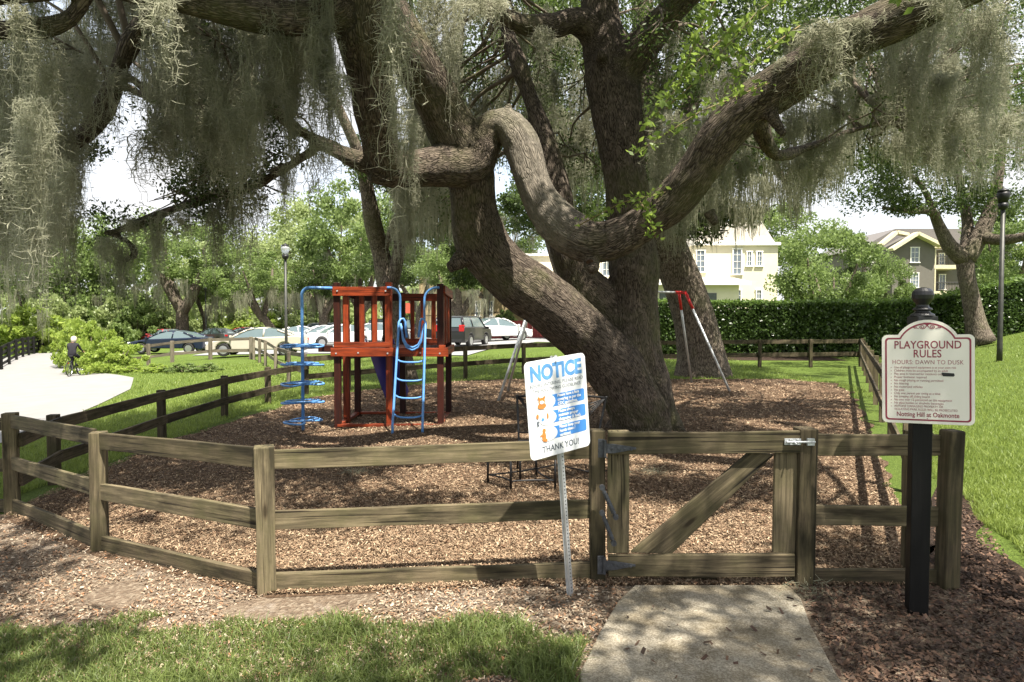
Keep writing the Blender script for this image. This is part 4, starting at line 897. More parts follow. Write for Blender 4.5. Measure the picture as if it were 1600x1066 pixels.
WS, HS = .495, .565; zt = .285-.015; zb = -.285
def rules_outline(ins):
    hw = WS/2-ins; top = zt-ins; bot = zb+ins; out = []; r = max(.008, .032-ins*.6)
    def arc(cx, cz, r_, a0, a1, n=7): return [(cx+r_*math.cos(math.radians(a0+(a1-a0)*k/n)), cz+r_*math.sin(math.radians(a0+(a1-a0)*k/n))) for k in range(n+1)]
    out += arc(hw-r, bot+r, r, -90, 0)+arc(hw-r, top-r, r, 0, 90)
    # shoulders then the arch
    rw = .158-ins*.55; ah = .092; R_ = (rw*rw+ah*ah)/(2*ah); cz = top+ah-R_; an = math.degrees(math.asin(rw/R_))
    out += arc(0, cz, R_, 90-an, 90+an, 20)
    out += arc(-hw+r, top-r, r, 90, 180)+arc(-hw+r, bot+r, r, 180, 270); return out
rp = MB().prism(rules_outline(0), 'y', -.004, .0).obj('panel', M['sign_cream'], rs, M=W(rs).inverted() @ Mr, bevel=.001)
o1 = rules_outline(.018); o2 = rules_outline(.028); k = len(o1); mb = MB()
mb.add([(x, -.0048, z) for x, z in o1]+[(x, -.0048, z) for x, z in o2]+[(x, -.0041, z) for x, z in o1]+[(x, -.0041, z) for x, z in o2], [(i, (i+1) % k, (i+1) % k+k, i+k) for i in range(k)]+[(i+2*k, (i+1) % k+2*k, (i+1) % k, i) for i in range(k)]+[(i+k, (i+1) % k+k, (i+1) % k+3*k, i+3*k) for i in range(k)])
mb.obj('border', M['maroon'], rp)
sc = MB()
for sg in (-1, 1):
    pts = []
    for i in range(40):
        t = i/39; a = t*3.3*PI; rr = .017*(1-t*.75); pts.append(Vector((sg*(.026+rr*math.cos(a+PI)), -.0046, .318+rr*math.sin(a+PI)*.8)))
    sc.tube([Vector((0, -.0046, .325))]+pts, .0020, 4)
    pts = []
    for i in range(26):
        t = i/25; a = t*2.6*PI; rr = .011*(1-t*.75); pts.append(Vector((sg*(.066-rr*math.cos(a+PI)*1.0), -.0046, .316+rr*math.sin(a)*.9)))
    sc.tube([Vector((sg*.044, -.0046, .308))]+pts, .0018, 4)
sc.prism([(-.02, .345), (.02, .345), (.008, .330), (0, .322), (-.008, .330)], 'y', -.0052, -.0041)
sc.obj('scroll_ornament', M['maroon'], rp)
def serif(body, size, z, mat, sx=1, bold=0, x=0, align='CENTER', space=1.0): return text(body, size, mat, rp, Matrix.Translation((x*.8, -.0046, z)) @ RX, sx=sx*.8, bold=bold, align=align, space=space)
serif('PLAYGROUND', .068, .205, M['maroon'], .98, .0008, space=1.02); serif('RULES', .068, .150, M['maroon'], .98, .0008, space=1.05)
serif('HOURS: DAWN TO DUSK', .038, .098, M['maroon_thin'], 1.04, 0, space=1.05)
RT = ['Use of playground equipment is at your own risk', 'Children must be accompanied by an adult', 'Play area is reserved for residents only', 'Proper footwear required', 'No rough playing or running permitted', 'No littering', 'No motorized vehicles', 'No pets', 'Only one person per swing at a time', 'No jumping off sliding board', 'No one over 12 permitted on this equipment', 'No glass bottles or alcoholic beverages', 'ANYONE DAMAGING PROPERTY OR', 'VIOLATING PARK RULES WILL BE PROSECUTED']
for i, t in enumerate(RT):
    zz = .066-i*.0203; serif(t, .0205 if i < 12 else .0195, zz, M['maroon_thin'], 1.02, 0, -.225, 'LEFT')
bu = MB()
for i in range(13): bu.prism(ell(-.196, .064-i*.0203, .0028, .0028, 6), 'y', -.0048, -.0041)
bu.obj('bullet_dots', M['maroon_thin'], rp)
serif('Notting Hill at Oakmonte', .040, -.229, M['maroon'], 1.0, .0006)
flat('redaction_tape', [(.078, .036), (.140, .032), (.144, .020), (.138, .012), (.084, .013), (.075, .026)], M['tape'], rp, -.0066)
flat('small_arrow', [(.0-.005, -.250), (.005, -.250), (0, -.256)], M['maroon'], rp, -.0052)
# ------------------------------------------------------------------ playset
pl = thing('playset', 'red stained wooden climbing tower with slatted railings and blue metal ladder', 'playset', G(607, 12.4))
d0, d1 = 12.4, 14.0; zg = gz(-2.2, 13); xl, xm, xr = X(527, d0), X(607, d0), X(688, d0)
RW, RD = M['redwood'], M['redwood_dk']; ZT = 2.50
def pz(py, d): return P(800, py, d).z
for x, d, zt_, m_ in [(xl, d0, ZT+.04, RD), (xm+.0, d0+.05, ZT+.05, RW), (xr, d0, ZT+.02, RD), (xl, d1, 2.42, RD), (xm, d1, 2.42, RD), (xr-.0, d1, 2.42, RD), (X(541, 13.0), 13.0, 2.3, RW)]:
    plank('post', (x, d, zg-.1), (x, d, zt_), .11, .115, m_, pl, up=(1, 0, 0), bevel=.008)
zf = pz(557, d0); zf2 = pz(543.5, d0); zk = pz(535, d0)
plank('floor_beam', (xl-.10, d0-.085, (zf+zf2)/2), (xr+.15, d0-.085, (zf+zf2)/2), .05, zf2-zf-.004, RW, pl)
plank('floor_beam', (xl-.06, d1+.09, (zf+zf2)/2), (xr+.06, d1+.09, (zf+zf2)/2), .05, .15, RD, pl)
plank('floor_beam', (xr+.09, d0-.05, (zf+zf2)/2), (xr+.09, d1+.06, (zf+zf2)/2), .05, .15, RW, pl); plank('floor_beam', (xl-.09, d0-.05, (zf+zf2)/2), (xl-.09, d1+.06, (zf+zf2)/2), .05, .15, RD, pl)
plank('bottom_guard_board', (xl-.04, d0-.082, (zf2+zk)/2+.01), (xm+.05, d0-.082, (zf2+zk)/2+.01), .035, zk-zf2, RW, pl)
for i in range(12):
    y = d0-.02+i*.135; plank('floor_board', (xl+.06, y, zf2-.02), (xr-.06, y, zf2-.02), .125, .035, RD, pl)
plank('guard_rail', (xl-.06, d0-.08, pz(455.5, d0)), (xm+.06, d0-.08, pz(455.5, d0)), .04, .165, RW, pl)
plank('guard_rail', (xm, d1-.08, pz(465, d1)), (xr-.03, d1-.08, pz(465, d1)), .04, .15, RD if False else RW, pl)
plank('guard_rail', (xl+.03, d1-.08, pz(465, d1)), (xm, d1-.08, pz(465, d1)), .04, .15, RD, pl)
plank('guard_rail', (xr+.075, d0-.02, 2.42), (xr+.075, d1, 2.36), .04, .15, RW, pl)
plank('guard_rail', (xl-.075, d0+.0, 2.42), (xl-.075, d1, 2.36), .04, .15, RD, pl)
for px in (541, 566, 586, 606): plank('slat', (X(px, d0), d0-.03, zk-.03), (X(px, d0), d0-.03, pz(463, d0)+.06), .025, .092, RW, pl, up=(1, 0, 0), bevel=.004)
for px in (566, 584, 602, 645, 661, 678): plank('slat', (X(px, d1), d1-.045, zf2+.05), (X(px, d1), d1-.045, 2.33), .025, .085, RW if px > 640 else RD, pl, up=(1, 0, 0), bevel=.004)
for k in range(4): plank('slat', (xr+.03, d0+.35+k*.33, zf2+.05), (xr+.03, d0+.35+k*.33, 2.35), .025, .085, RW, pl, up=(0, 1, 0), bevel=.004)
plank('lower_guard_board', (xm+.06, d1-.08, zf2+.06), (xr-.03, d1-.08, zf2+.06), .04, .12, RW, pl)
plank('deck_bracket', (xl-.36, d0+.05, zf+.14), (xl-.1, d0+.05, zf+.14), .05, .12, RD, pl)
plank('corner_block', (xr-.02, d0-.075, zf2+.005), (xr+.10, d0-.075, zf2+.005), .07, .10, RW, pl)
for (ax, ay, bx_, by_) in [(xl, d0-.02, xr, d0-.02), (xl, d1, xr, d1), (xl, d0, xl, d1), (xr, d0, xr, d1)]:
    plank('ground_frame', (ax, ay, zg+.035), (bx_, by_, zg+.035), .09, .05, RW, pl)
for bx_, bz_ in [(xl, zf+.06), (xm, zf+.06), (xr, zf+.06), (xl+.03, pz(455, d0)), (xm-.03, pz(455, d0)), (xl+.4, zf+.07), (xr-.35, zf+.07)]:
    mb = MB(); mb.tube([(bx_, d0-.118, bz_), (bx_, d0-.105, bz_)], .016, 6); mb.obj('bolt', M['galv'], pl, world=True)
# ladder and rails
def arc3(c, r, a0, a1, ux, uz, n=8): return [Vector(c)+Vector(ux)*r*math.cos(math.radians(a0+(a1-a0)*k/n))+Vector(uz)*r*math.sin(math.radians(a0+(a1-a0)*k/n)) for k in range(n+1)]
BP = M['blue_pipe']; lx0, lx1 = X(613, 11.6), X(660, 11.6); yl = 11.55; yt = d0-.12
zl = gz((lx0+lx1)/2, yl)
for sgn, lx, hx, px_ in ((1, lx0, X(627, d0), xm+.05), (-1, lx1, X(664.5, d0), xr-.05)):
    mb = MB(); top = Vector((lx+sgn*.02, yt-.12, pz(503, 12.2)))
    mb.tube([(lx, yl, zl-.1), (lx, yl+.01, zl+.15), top]+[top+Vector((sgn*.03, .03, .05)), top+Vector((sgn*.07, .05, .055)), top+Vector((sgn*.10, .06, 0)), top+Vector((sgn*.11, .06, -.12)), top+Vector((sgn*.13, .06, -.28))], .022, 8); mb.obj('ladder_rail', BP, pl, True, world=True)
    mb = MB(); r_ = abs(hx-px_)-.0; c = Vector((px_, yt, pz(450, d0)-r_))
    pts = [Vector((px_-sgn*.05, yt, c.z+r_))]+arc3(c, r_, 90, 0, (sgn, 0, 0), (0, 0, 1))+[Vector((hx, yt, pz(500, d0))), Vector((hx-sgn*.03, yt-.02, pz(508, d0)))]
    mb.tube(pts, .021, 8); mb.obj('hand_rail', BP, pl, True, world=True)
def rung(py, yy, sag, xa, xb, nm='rung'):
    z = pz(py, yy); mb = MB(); n = 8; mb.tube([Vector((xa+(xb-xa)*k/n, yy-.01-.05*math.sin(PI*k/n), z+sag*((2*k/n-1)**4))) for k in range(n+1)], .017, 8); mb.obj(nm, BP, pl, True, world=True)
for k, py in enumerate((566, 595, 622, 652, 680)):
    f = [.2, .38, .55, .75, .95][k]; yy = yt-.12+(yl-yt+.12)*f; rung(py, yy, .05 if k < 4 else .02, lx0+.0, lx1-.0)
for dz, dx in ((0, 0), (.045, .03)):
    z = pz(546, 12.2)+dz; xa, xb = lx0+.12, lx1-.12; mb = MB(); mb.tube([Vector((lx0+.06-dx*.5, yt-.1, z+.42)), Vector((lx0+.09, yt-.1, z+.16)), Vector((xa+.03, yt-.1, z+.04)), Vector((xa+.10, yt-.1, z)), Vector(((xa+xb)/2, yt-.12, z-.01)), Vector((xb-.10, yt-.1, z)), Vector((xb-.03, yt-.1, z+.04)), Vector((lx1-.09, yt-.1, z+.16)), Vector((lx1-.06+dx*.5, yt-.1, z+.42))], .019, 8)
    mb.obj('step_loop', BP, pl, True, world=True)
# corkscrew climber
cxp, cyp = X(472, 12.3), 12.3; zc = gz(cxp, cyp); ct = pz(450, d0)
mb = MB(); c = Vector((cxp+.14, cyp, ct-.14)); mb.tube([Vector((cxp, cyp, zc-.1)), Vector((cxp, cyp, ct-.4))]+arc3(c, .14, 180, 90, (1, 0, 0), (0, 0, 1))+[Vector((xl-.02, cyp+.03, ct-.01))], .028, 10); mb.obj('climbing_pole', BP, pl, True, world=True)
for k, (py, ro) in enumerate([(541, 10), (570, 170), (600, 40), (629, 200), (658, 70)]):
    z = P(800, py, 12.3).z; mb = MB(); pts = []
    for i in range(28):
        a = 2*PI*i/28; pts.append(Vector((.37*math.sin(a), .20*math.sin(2*a), .012*math.sin(a*2))))
    Rm = Matrix.Rotation(math.radians(ro), 4, 'Z'); mb.tube([Rm @ p+Vector((cxp, cyp, z)) for p in pts], .018, 7, closed=True); mb.tube([(cxp, cyp, z-.03), (cxp, cyp, z+.03)], .04, 10)
    pts2 = [Rm @ Vector((.30*math.cos(2*PI*i/20), .17*math.sin(2*PI*i/20), 0))+Vector((cxp, cyp, z+.03)) for i in range(20)]
    mb.tube(pts2, .014, 6, closed=True); mb.obj('step_disc', BP, pl, True, world=True)
# slide
sa = Vector((X(591, d1), d1+.10, zf2-.02)); sb = Vector((X(618, 15.9), 15.9, gz(-2.7, 15.9)+.17)); n = 14; V = []
for i in range(n+1):
    t = i/n; p = sa.lerp(sb, t); p.z = sa.z+(sb.z-sa.z)*(t**.95) if t < .85 else sa.z+(sb.z-sa.z)*(.857+(t-.85)*.95)
    for dx, dz in ((-.30, .13), (-.26, .12), (-.23, 0), (.23, 0), (.26, .12), (.30, .13), (.285, .10), (.25, -.03), (-.25, -.03), (-.285, .10)): V.append(p+Vector((dx, 0, dz)))
mb = MB(); mb.add(V, [(i*10+k, i*10+(k+1) % 10, i*10+10+(k+1) % 10, i*10+10+k) for i in range(n) for k in range(10)]+[tuple(range(9, -1, -1)), tuple(n*10+k for k in range(10))])
mb.obj('slide', M['slide'], pl, True, world=True)
# ------------------------------------------------------------------ swing frame
sw = thing('swing_frame', 'galvanised A-frame swing set with red corner sleeves behind the big oak', 'swing', (2.5, 17.5, 0))
tr_ = P(1062, 457, 18.7); tl = P(836, 457, 16.7); tl.z = tr_.z
def leg(top, fx, fy):
    f = Vector((fx, fy, gz(fx, fy)-.05)); mb = MB(); mb.tube([top, f], .032, 10); mb.obj('leg', M['galv'], sw, True, world=True); return f
b1 = G(1143, 17.5); b2 = G(1082, 19.9); b3 = G(777, 15.5); b4 = G(792, 17.7)
mid = Vector((0, .14, 0))
for tp, b_ in ((tr_-mid+Vector((.12, 0, 0)), b1), (tr_+mid*.6, b2), (tl-mid, b3), (tl+mid, b4)):
    leg(tp, b_.x, b_.y)
    mb = MB(); v = (Vector(b_)-tp).normalized(); mb.tube([tp-v*.02+Vector((0, 0, .0)), tp+v*.52], .040, 10); mb.obj('red_sleeve', M['red_paint'], sw, True, world=True)
mb = MB(); mb.tube([tl, tr_], .030, 10); mb.obj('top_bar', M['galv'], sw, True, world=True)
for tp in (tr_, tl):
    mb = MB(); mb.tube([tp-(tr_-tl).normalized()*.15, tp+Vector((.04, 0, .0)), tp+Vector((.10, -.05, -.01)), tp+Vector((.13, -.15, -.03))], .042, 10); mb.obj('corner_fitting', M['red_paint'], sw, True, world=True)
# ------------------------------------------------------------------ iron furniture
IR = M['iron']
lt = thing('low_table', 'low black wrought iron table with mesh top, behind the front fence', 'table', G(818, 7.65))
c4 = [G(762, 7.75), G(798, 7.38), G(868, 7.42), G(838, 8.05)]
c4 = [Vector((p.x, p.y, gz(p.x, p.y)+.02)) for p in c4]; tz = [Vector((p.x, p.y, p.z+.36)) for p in c4]
for i in range(4):
    mb = MB(); mb.tube([c4[i], tz[i]], .013, 8); mb.obj('leg', IR, lt, True, world=True)
mb = MB()
for i in range(4): mb.tube([tz[i], tz[(i+1) % 4]], .014, 8)
mb.obj('top_frame', IR, lt, True, world=True)
mb = MB(); n = 22
for i in range(1, n):
    t = i/n; mb.tube([tz[0].lerp(tz[1], t), tz[3].lerp(tz[2], t)], .0035, 4); mb.tube([tz[0].lerp(tz[3], t), tz[1].lerp(tz[2], t)], .0035, 4)
mb.obj('mesh_top', IR, lt, world=True)
for i in range(4):
    a, c = c4[i]+Vector((0, 0, .10)), c4[(i+1) % 4]+Vector((0, 0, .10)); m_ = sum(c4, Vector())/4+Vector((0, 0, .10)); q = a.lerp(c, .5).lerp(m_, .35)
    mb = MB(); pts = [a.lerp(q, t).lerp(q.lerp(c, t), t) for t in [k/8 for k in range(9)]]; mb.tube(pts, .010, 6); mb.obj('stretcher', IR, lt, True, world=True)
ch = thing('garden_bench', 'black wrought iron seat with fan shaped back, half hidden by the notice sign', 'bench', G(872, 8.4))
bl, br = P(808, 650, 8.5), P(947, 637, 8.35); br.z = bl.z = .92*1; sl_, sr_ = Vector((bl.x+.02, 8.3, .40)), Vector((br.x-.14, 8.15, .40))
fl, fr_ = Vector((bl.x+.03, 7.85, .40)), Vector((br.x-.20, 7.78, .40)); zq = lambda p: Vector((p.x, p.y, gz(p.x, p.y)))
for a, c in ((bl, sl_), (br, sr_)):
    mb = MB(); mb.tube([a+Vector((0, 0, .02)), a, a.lerp(c, .6), c, zq(c)+Vector((.03 if a is br else -.02, .10, 0))], [.020, .016, .014, .014, .013], 8); mb.obj('back_post', IR, ch, True, world=True)
for a in (fl, fr_):
    mb = MB(); mb.tube([a, zq(a)+Vector((0, -.02, 0))], .013, 8); mb.obj('leg', IR, ch, True, world=True)
mb = MB(); mb.tube([bl, bl.lerp(br, .5)+Vector((0, 0, .05)), br], .014, 8)
for s, (a, c, oth) in enumerate(((bl, sl_, br), (br, sr_, bl))):
    for k in range(5):
        e = a.lerp(c, .25+.17*k).lerp(oth.lerp(sr_ if oth is br else sl_, .25+.17*k), .45); mb.tube([a, a.lerp(e, .5)+Vector((0, 0, -.03)), e], .007, 5)
mb.tube([sl_+Vector((0, .02, .1)), sr_+Vector((0, .02, .1))], .010, 6); mb.obj('fan_back', IR, ch, True, world=True)
mb = MB(); 
for a, c in ((sl_, sr_), (fl, fr_), (fl, sl_), (fr_, sr_)): mb.tube([a, c], .014, 8)
for i in range(1, 26): t = i/26; mb.tube([fl.lerp(fr_, t), sl_.lerp(sr_, t)], .004, 4)
for i in range(1, 12): t = i/12; mb.tube([fl.lerp(sl_, t), fr_.lerp(sr_, t)], .004, 4)
mb.obj('mesh_seat', IR, ch, world=True)
mb = MB(); m_ = fr_.lerp(sr_, .5); mb.tube([zq(fl)+Vector((0, 0, .12)), Vector(((fl.x+fr_.x)/2, 8.05, .16)), zq(fr_)+Vector((0, 0, .12))], .009, 6); mb.tube([zq(sr_)+Vector((0, 0, .25)), zq(sr_)+Vector((.14, -.02, .22)), zq(sr_)+Vector((.24, -.04, .10)), zq(sr_)+Vector((.10, .0, .06))], .009, 6); mb.obj('stretcher', IR, ch, True, world=True)
# moss tufts lying on the mulch
def tuft(px, py, r, label):
    d = F*1.9/(py-497); p = G(px, d); g = np.random.default_rng(int(px)); n = 260
    c = g.normal(0, 1, (n, 3))*np.array([r, r*.8, r*.35]); c[:, 2] = np.abs(c[:, 2])+.01; dd = g.normal(0, 1, (n, 3)); dd[:, 2] *= .5; dd /= np.linalg.norm(dd, axis=1)[:, None]; e = c+dd*.05+np.array([0, 0, .0]); b = np.cross(dd, g.normal(0, 1, (n, 3))); b = b/np.linalg.norm(b, axis=1)[:, None]*.002
    V = np.stack([c-b, c+b, e+b*.5, e-b*.5], 1).reshape(-1, 3); o = bpy.data.objects.new('moss_tuft', npmesh('moss_tuft', V, np.arange(n*4).reshape(-1, 4), M['moss'])); link(o, None, Matrix.Translation(p)); tag(o, label, 'moss', 'tufts of moss fallen on the ground', 'stuff')
tuft(1265, 935, .10, 'tuft of grey moss against the foot of the latch post'); tuft(810, 640, .16, 'grey moss tuft on the mulch just above the bench back'); tuft(1020, 745, .12, 'moss tuft on the mulch seen over the gate near the oak trunk')
tuft(1255, 790, .10, 'moss tuft on the mulch seen under the gate brace'); tuft(555, 735, .10, 'moss tuft on sunlit mulch below the playset')
# ------------------------------------------------------------------ lamps
def lamp(px, d, H, label, r=.06, dark=False):
    p = G(px, d); t = thing('street_lamp', label, 'lamp', p)
    mb = MB(); mb.lathe([(r*1.3, -.1), (r*1.25, .5), (r*1.1, .9), (r*.95, H-.45)], (0, 0, 0), 14); mb.obj('pole', plain('dark green-black lamp pole', (.035, .036, .03), .5, .2, .3), t, True)
    mb = MB(); mb.lathe([(r*.8, H-.45), (.13, H-.38), (.15, H-.30), (.14, H-.22)], (0, 0, 0), 14); mb.obj('lamp_collar', IR, t, True)
    m, nt, b = newmat('frosted lamp glass'); b.inputs['Base Color'].default_value = (.75, .78, .8, 1); b.inputs['Roughness'].default_value = .25; b.inputs['Transmission Weight'].default_value = .7
    mb = MB(); mb.lathe([(.13, H-.22), (.20, H+.05), (.17, H+.16)], (0, 0, 0), 14); mb.obj('lamp_globe', IR if dark else m, t, True)
    mb = MB(); mb.lathe([(.19, H+.16), (.14, H+.22), (.03, H+.28), (.02, H+.33)], (0, 0, 0), 14); mb.obj('lamp_cap', IR, t, True)
lamp(447, 31, 5.05, 'tall dark lamp post with glass head, left of the playset beside the gold sedan')
lamp(1563, 22.5, 5.4, 'lamp post standing on the sloping lawn at the right edge, its head among the moss', .068, True)
lamp(322, 60, 5.2, 'small distant lamp post beyond the dark blue sedan')
# ------------------------------------------------------------------ hedge and shrubs
def hedge(name, label, line, w_, h, n, leaf, mat, matt, core=True):
    b = G(0, 1) if False else Vector((line[0][0], line[0][1], gz(*line[0]))); t = thing(name, label, 'hedge', b); g = np.random.default_rng(n)
    V = []; Fs = []; ln = []
    for i in range(len(line)-1):
        a, c = line[i], line[i+1]; k = max(1, int(math.dist(a, c)/.5))
        for j in range(k): t_ = j/k; ln.append((a[0]*(1-t_)+c[0]*t_, a[1]*(1-t_)+c[1]*t_))
    ln.append(line[-1]); mb = MB(); V = []
    for x, y in ln:
        z = gz(x, y); V += [(x, y-w_/2+.25, z-.2), (x, y-w_/2+.2+.1*noise.noise((x*.8, 1, 1)), z+h-.25+.1*noise.noise((x, 5, 1))), (x, y+w_/2-.2, z+h-.25), (x, y+w_/2-.25, z-.2)]
    mb.add(V, [(i*4+k, i*4+(k+1) % 4, i*4+4+(k+1) % 4, i*4+4+k) for i in range(len(ln)-1) for k in range(4)]+[(0, 1, 2, 3), tuple(len(V)-4+k for k in (3, 2, 1, 0))])
    mb.obj('branches', plain('dark twiggy hedge inside', (.010, .013, .006), 1, 0, .5, 4), t, world=True)
    def sheet(m, top):
        k = g.integers(0, len(ln)-1, m); f = g.random(m); L = np.array(ln); p = L[k]*(1-f[:, None])+L[k+1]*f[:, None]; z = np.array([gz(a, c) for a, c in p])
        nx = np.array([noise.noise((a*.9, 7, 2)) for a, c in p])
        if top: yy = p[:, 1]+(g.random(m)-.5)*w_; zz = z+h+g.normal(0, .07, m)+nx*.08
        else: yy = p[:, 1]-w_/2+np.abs(g.normal(0, .10, m))-.02+nx*.12; zz = z+g.random(m)**.8*h
        c = np.stack([p[:, 0], yy, zz], 1); d = g.normal(0, 1, (m, 3)); d /= np.linalg.norm(d, axis=1)[:, None]; e = np.cross(d, g.normal(0, 1, (m, 3))); e /= np.linalg.norm(e, axis=1)[:, None]
        s = leaf*(.6+.8*g.random(m)); u = d*s[:, None]/2; v_ = e*s[:, None]/3.2
        return np.stack([c-u, c+v_, c+u, c-v_], 1).reshape(-1, 3), np.arange(m*4).reshape(-1, 4)
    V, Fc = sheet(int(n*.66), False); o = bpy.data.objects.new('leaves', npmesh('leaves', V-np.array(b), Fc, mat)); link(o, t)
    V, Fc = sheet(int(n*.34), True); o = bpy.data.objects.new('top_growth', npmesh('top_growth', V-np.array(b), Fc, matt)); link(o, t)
hedge('hedge', 'long dark green clipped hedge with bright top growth, running behind the back fence', [(6.5, 31.0), (10, 31.0), (16, 30.8), (22, 31), (27, 31.5)], 1.6, 2.35, 46000, .15, M['leaf_hedge'], M['leaf_hedge_top'])
for mt in ('leaf_bright', 'leaf_pale', 'leaf_mid', 'leaf'):
    for sd in range(2):
        g = np.random.default_rng(90+sd); C = []
        for i in range(50):
            a = g.random()*2*PI; r = g.random()**.5*.9; z = g.random()*.9*(1-r*r*.6); C.append((math.cos(a)*r, math.sin(a)*r, z, g.uniform(.10, .2)))
        V, Fc = leaves(np.array(C), 150, .085, g, 1.7); CV[('b', mt, sd)] = npmesh('foliage', V, Fc, M[mt])
def shrub(px, d, R, H, mt, label, name='shrub', group=None, ry=None):
    p = G(px, d); t = thing(name, label, 'shrub', p, 0, group); s = int(px*3+d) % 2
    mesh_limbs([[(p-Vector((0, 0, .1)), .04), (p+Vector((R*.4*math.cos(a), R*.3*math.sin(a), H*.6)), .015)] for a in (0, 1.3, 2.6, 3.9, 5.1)], 'stems', M['bark_far'], t, 5)
    o = bpy.data.objects.new('foliage', CV[('b', mt, s)]); link(o, t, Matrix.Rotation((px*1.7) % 6, 4, 'Z') @ Matrix.Diagonal((R, ry or R, H, 1))); return t
shrub(143, 33.5, 1.7, 2.9, 'leaf_bright', 'tall bright yellow-green bush immediately right of the cyclist')
shrub(180, 31, 1.5, 1.6, 'leaf_bright', 'low bright bush sloping down from the tall one beside the road')
shrub(128, 37, 1.6, 2.6, 'leaf_bright', 'bright bush behind the cyclist at the end of the black fence')
for px, d, lab in [(205, 29.5, 'leftmost clump of the low dark groundcover row on the lawn'), (245, 29, 'second clump from the left in the low groundcover row on the lawn'), (285, 28.6, 'third clump from the left in the low groundcover row on the lawn'), (318, 28.4, 'rightmost small clump of the low groundcover row on the lawn')]:
    shrub(px, d, .75, .38, 'leaf_bright' if px < 250 else 'leaf_mid', lab, 'groundcover_shrub', 'low groundcover row on the left lawn')
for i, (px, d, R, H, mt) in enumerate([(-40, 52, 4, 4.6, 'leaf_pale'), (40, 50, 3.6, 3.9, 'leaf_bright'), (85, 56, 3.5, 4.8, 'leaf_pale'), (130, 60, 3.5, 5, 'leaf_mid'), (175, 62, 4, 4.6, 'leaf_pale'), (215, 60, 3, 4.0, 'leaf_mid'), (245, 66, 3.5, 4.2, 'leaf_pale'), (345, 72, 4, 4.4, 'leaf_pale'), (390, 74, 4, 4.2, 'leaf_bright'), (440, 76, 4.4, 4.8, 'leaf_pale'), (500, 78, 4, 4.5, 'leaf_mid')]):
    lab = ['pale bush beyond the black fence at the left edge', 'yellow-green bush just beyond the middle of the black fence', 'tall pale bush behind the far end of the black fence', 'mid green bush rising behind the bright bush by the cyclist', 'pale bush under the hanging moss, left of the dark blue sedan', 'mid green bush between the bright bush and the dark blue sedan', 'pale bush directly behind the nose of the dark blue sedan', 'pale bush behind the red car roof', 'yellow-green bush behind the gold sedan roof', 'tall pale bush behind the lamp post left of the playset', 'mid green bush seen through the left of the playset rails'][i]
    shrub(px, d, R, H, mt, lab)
shrub(790, 52, 1.7, 2.4, 'leaf_mid', 'rounded green bush behind the red wall'); shrub(768, 51, .8, 1.5, 'leaf_pale', 'small pale bush left of the rounded green one, by the iron fence')
# ------------------------------------------------------------------ far trees
T_ = tree
T_(-60, 46, 12, 5.5, 'leaf_mid', 'tall tree past the left edge of the view, above the black fence', 2.5, .25, moss=20)
T_(45, 62, 13, 5.5, 'leaf_mid', 'tree behind the black fence below the darkest moss', 1.5, .2, moss=16)
T_(130, 66, 13, 5, 'leaf_mid', 'darker tree behind the tall pale bush, left of the open sky', 1.5, .2, moss=10)
T_(205, 70, 12, 5, 'leaf_mid', 'tree under the bright gap of sky on the left', 1.5, .2, moss=8)
T_(285, 62, 12.5, 5.4, 'leaf_mid', 'old oak with pale forked trunk behind the dark blue sedan', 4.0, .62, moss=30, fork=4)
T_(320, 66, 7.5, 2.4, 'leaf_mid', 'small slim tree beside the distant lamp post', 3.2, .22)
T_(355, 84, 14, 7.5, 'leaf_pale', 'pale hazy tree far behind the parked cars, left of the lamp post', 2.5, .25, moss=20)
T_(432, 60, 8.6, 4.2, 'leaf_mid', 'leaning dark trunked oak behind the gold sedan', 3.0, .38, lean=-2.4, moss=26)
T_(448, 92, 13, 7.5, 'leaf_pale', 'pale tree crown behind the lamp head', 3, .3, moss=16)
T_(510, 72, 15.5, 6.6, 'leaf_pale', 'broad light green oak rising left of the playset tower', 3.5, .4, moss=20, fork=4)
T_(565, 60, 14.0, 5.4, 'leaf_mid', 'full light green oak directly behind the playset tower', 3.4, .4, moss=14, fork=4)
T_(505, 58, 7.0, 2.8, 'leaf', 'dark lower oak between the lamp post and the playset rails', 3.2, .4, moss=12)
T_(655, 50, 8.8, 4.2, 'leaf', 'dark green oak above the right side of the playset', 3.0, .3, moss=14)
T_(718, 45, 7.0, 3.0, 'leaf_mid', 'oak behind the black boxy car', 2.6, .35, moss=10)
T_(760, 62, 12, 5, 'leaf', 'dark oak seen between the leaning limb and the playset', 4, .3, moss=14)
T_(870, 48, 13, 4.5, 'leaf', 'dark oak crown behind the hump of the looping limb', 6.2, .3, moss=20)
T_(960, 46, 13, 4.5, 'leaf', 'oak crown behind the upright trunk of the great oak', 6.5, .3, moss=16)
T_(1290, 41, 7.3, 3.2, 'leaf_mid', 'broad bushy tree above the hedge, right of the yellow house', .6, .25, name='bushy_tree', fork=5)
T_(1385, 47, 5.8, 1.9, 'leaf_mid', 'smaller bushy tree above the hedge, left of the grey apartment block', .8, .25, name='bushy_tree', fork=5)
T_(1345, 52, 8.0, 1.9, 'leaf', 'darker tree between the two bushy trees above the hedge', 1.5, .25)
T_(1590, 52, 9.2, 4.2, 'leaf_mid', 'green tree behind the lamp post at the right edge', 1.0, .25)
T_(1560, 60, 8.0, 3.2, 'leaf', 'dark tree between the slope oak and the lamp post', 1.0, .25)
T_(1230, 64, 12.5, 5, 'leaf_mid', 'tree crown rising behind the yellow house roof', 5, .3)
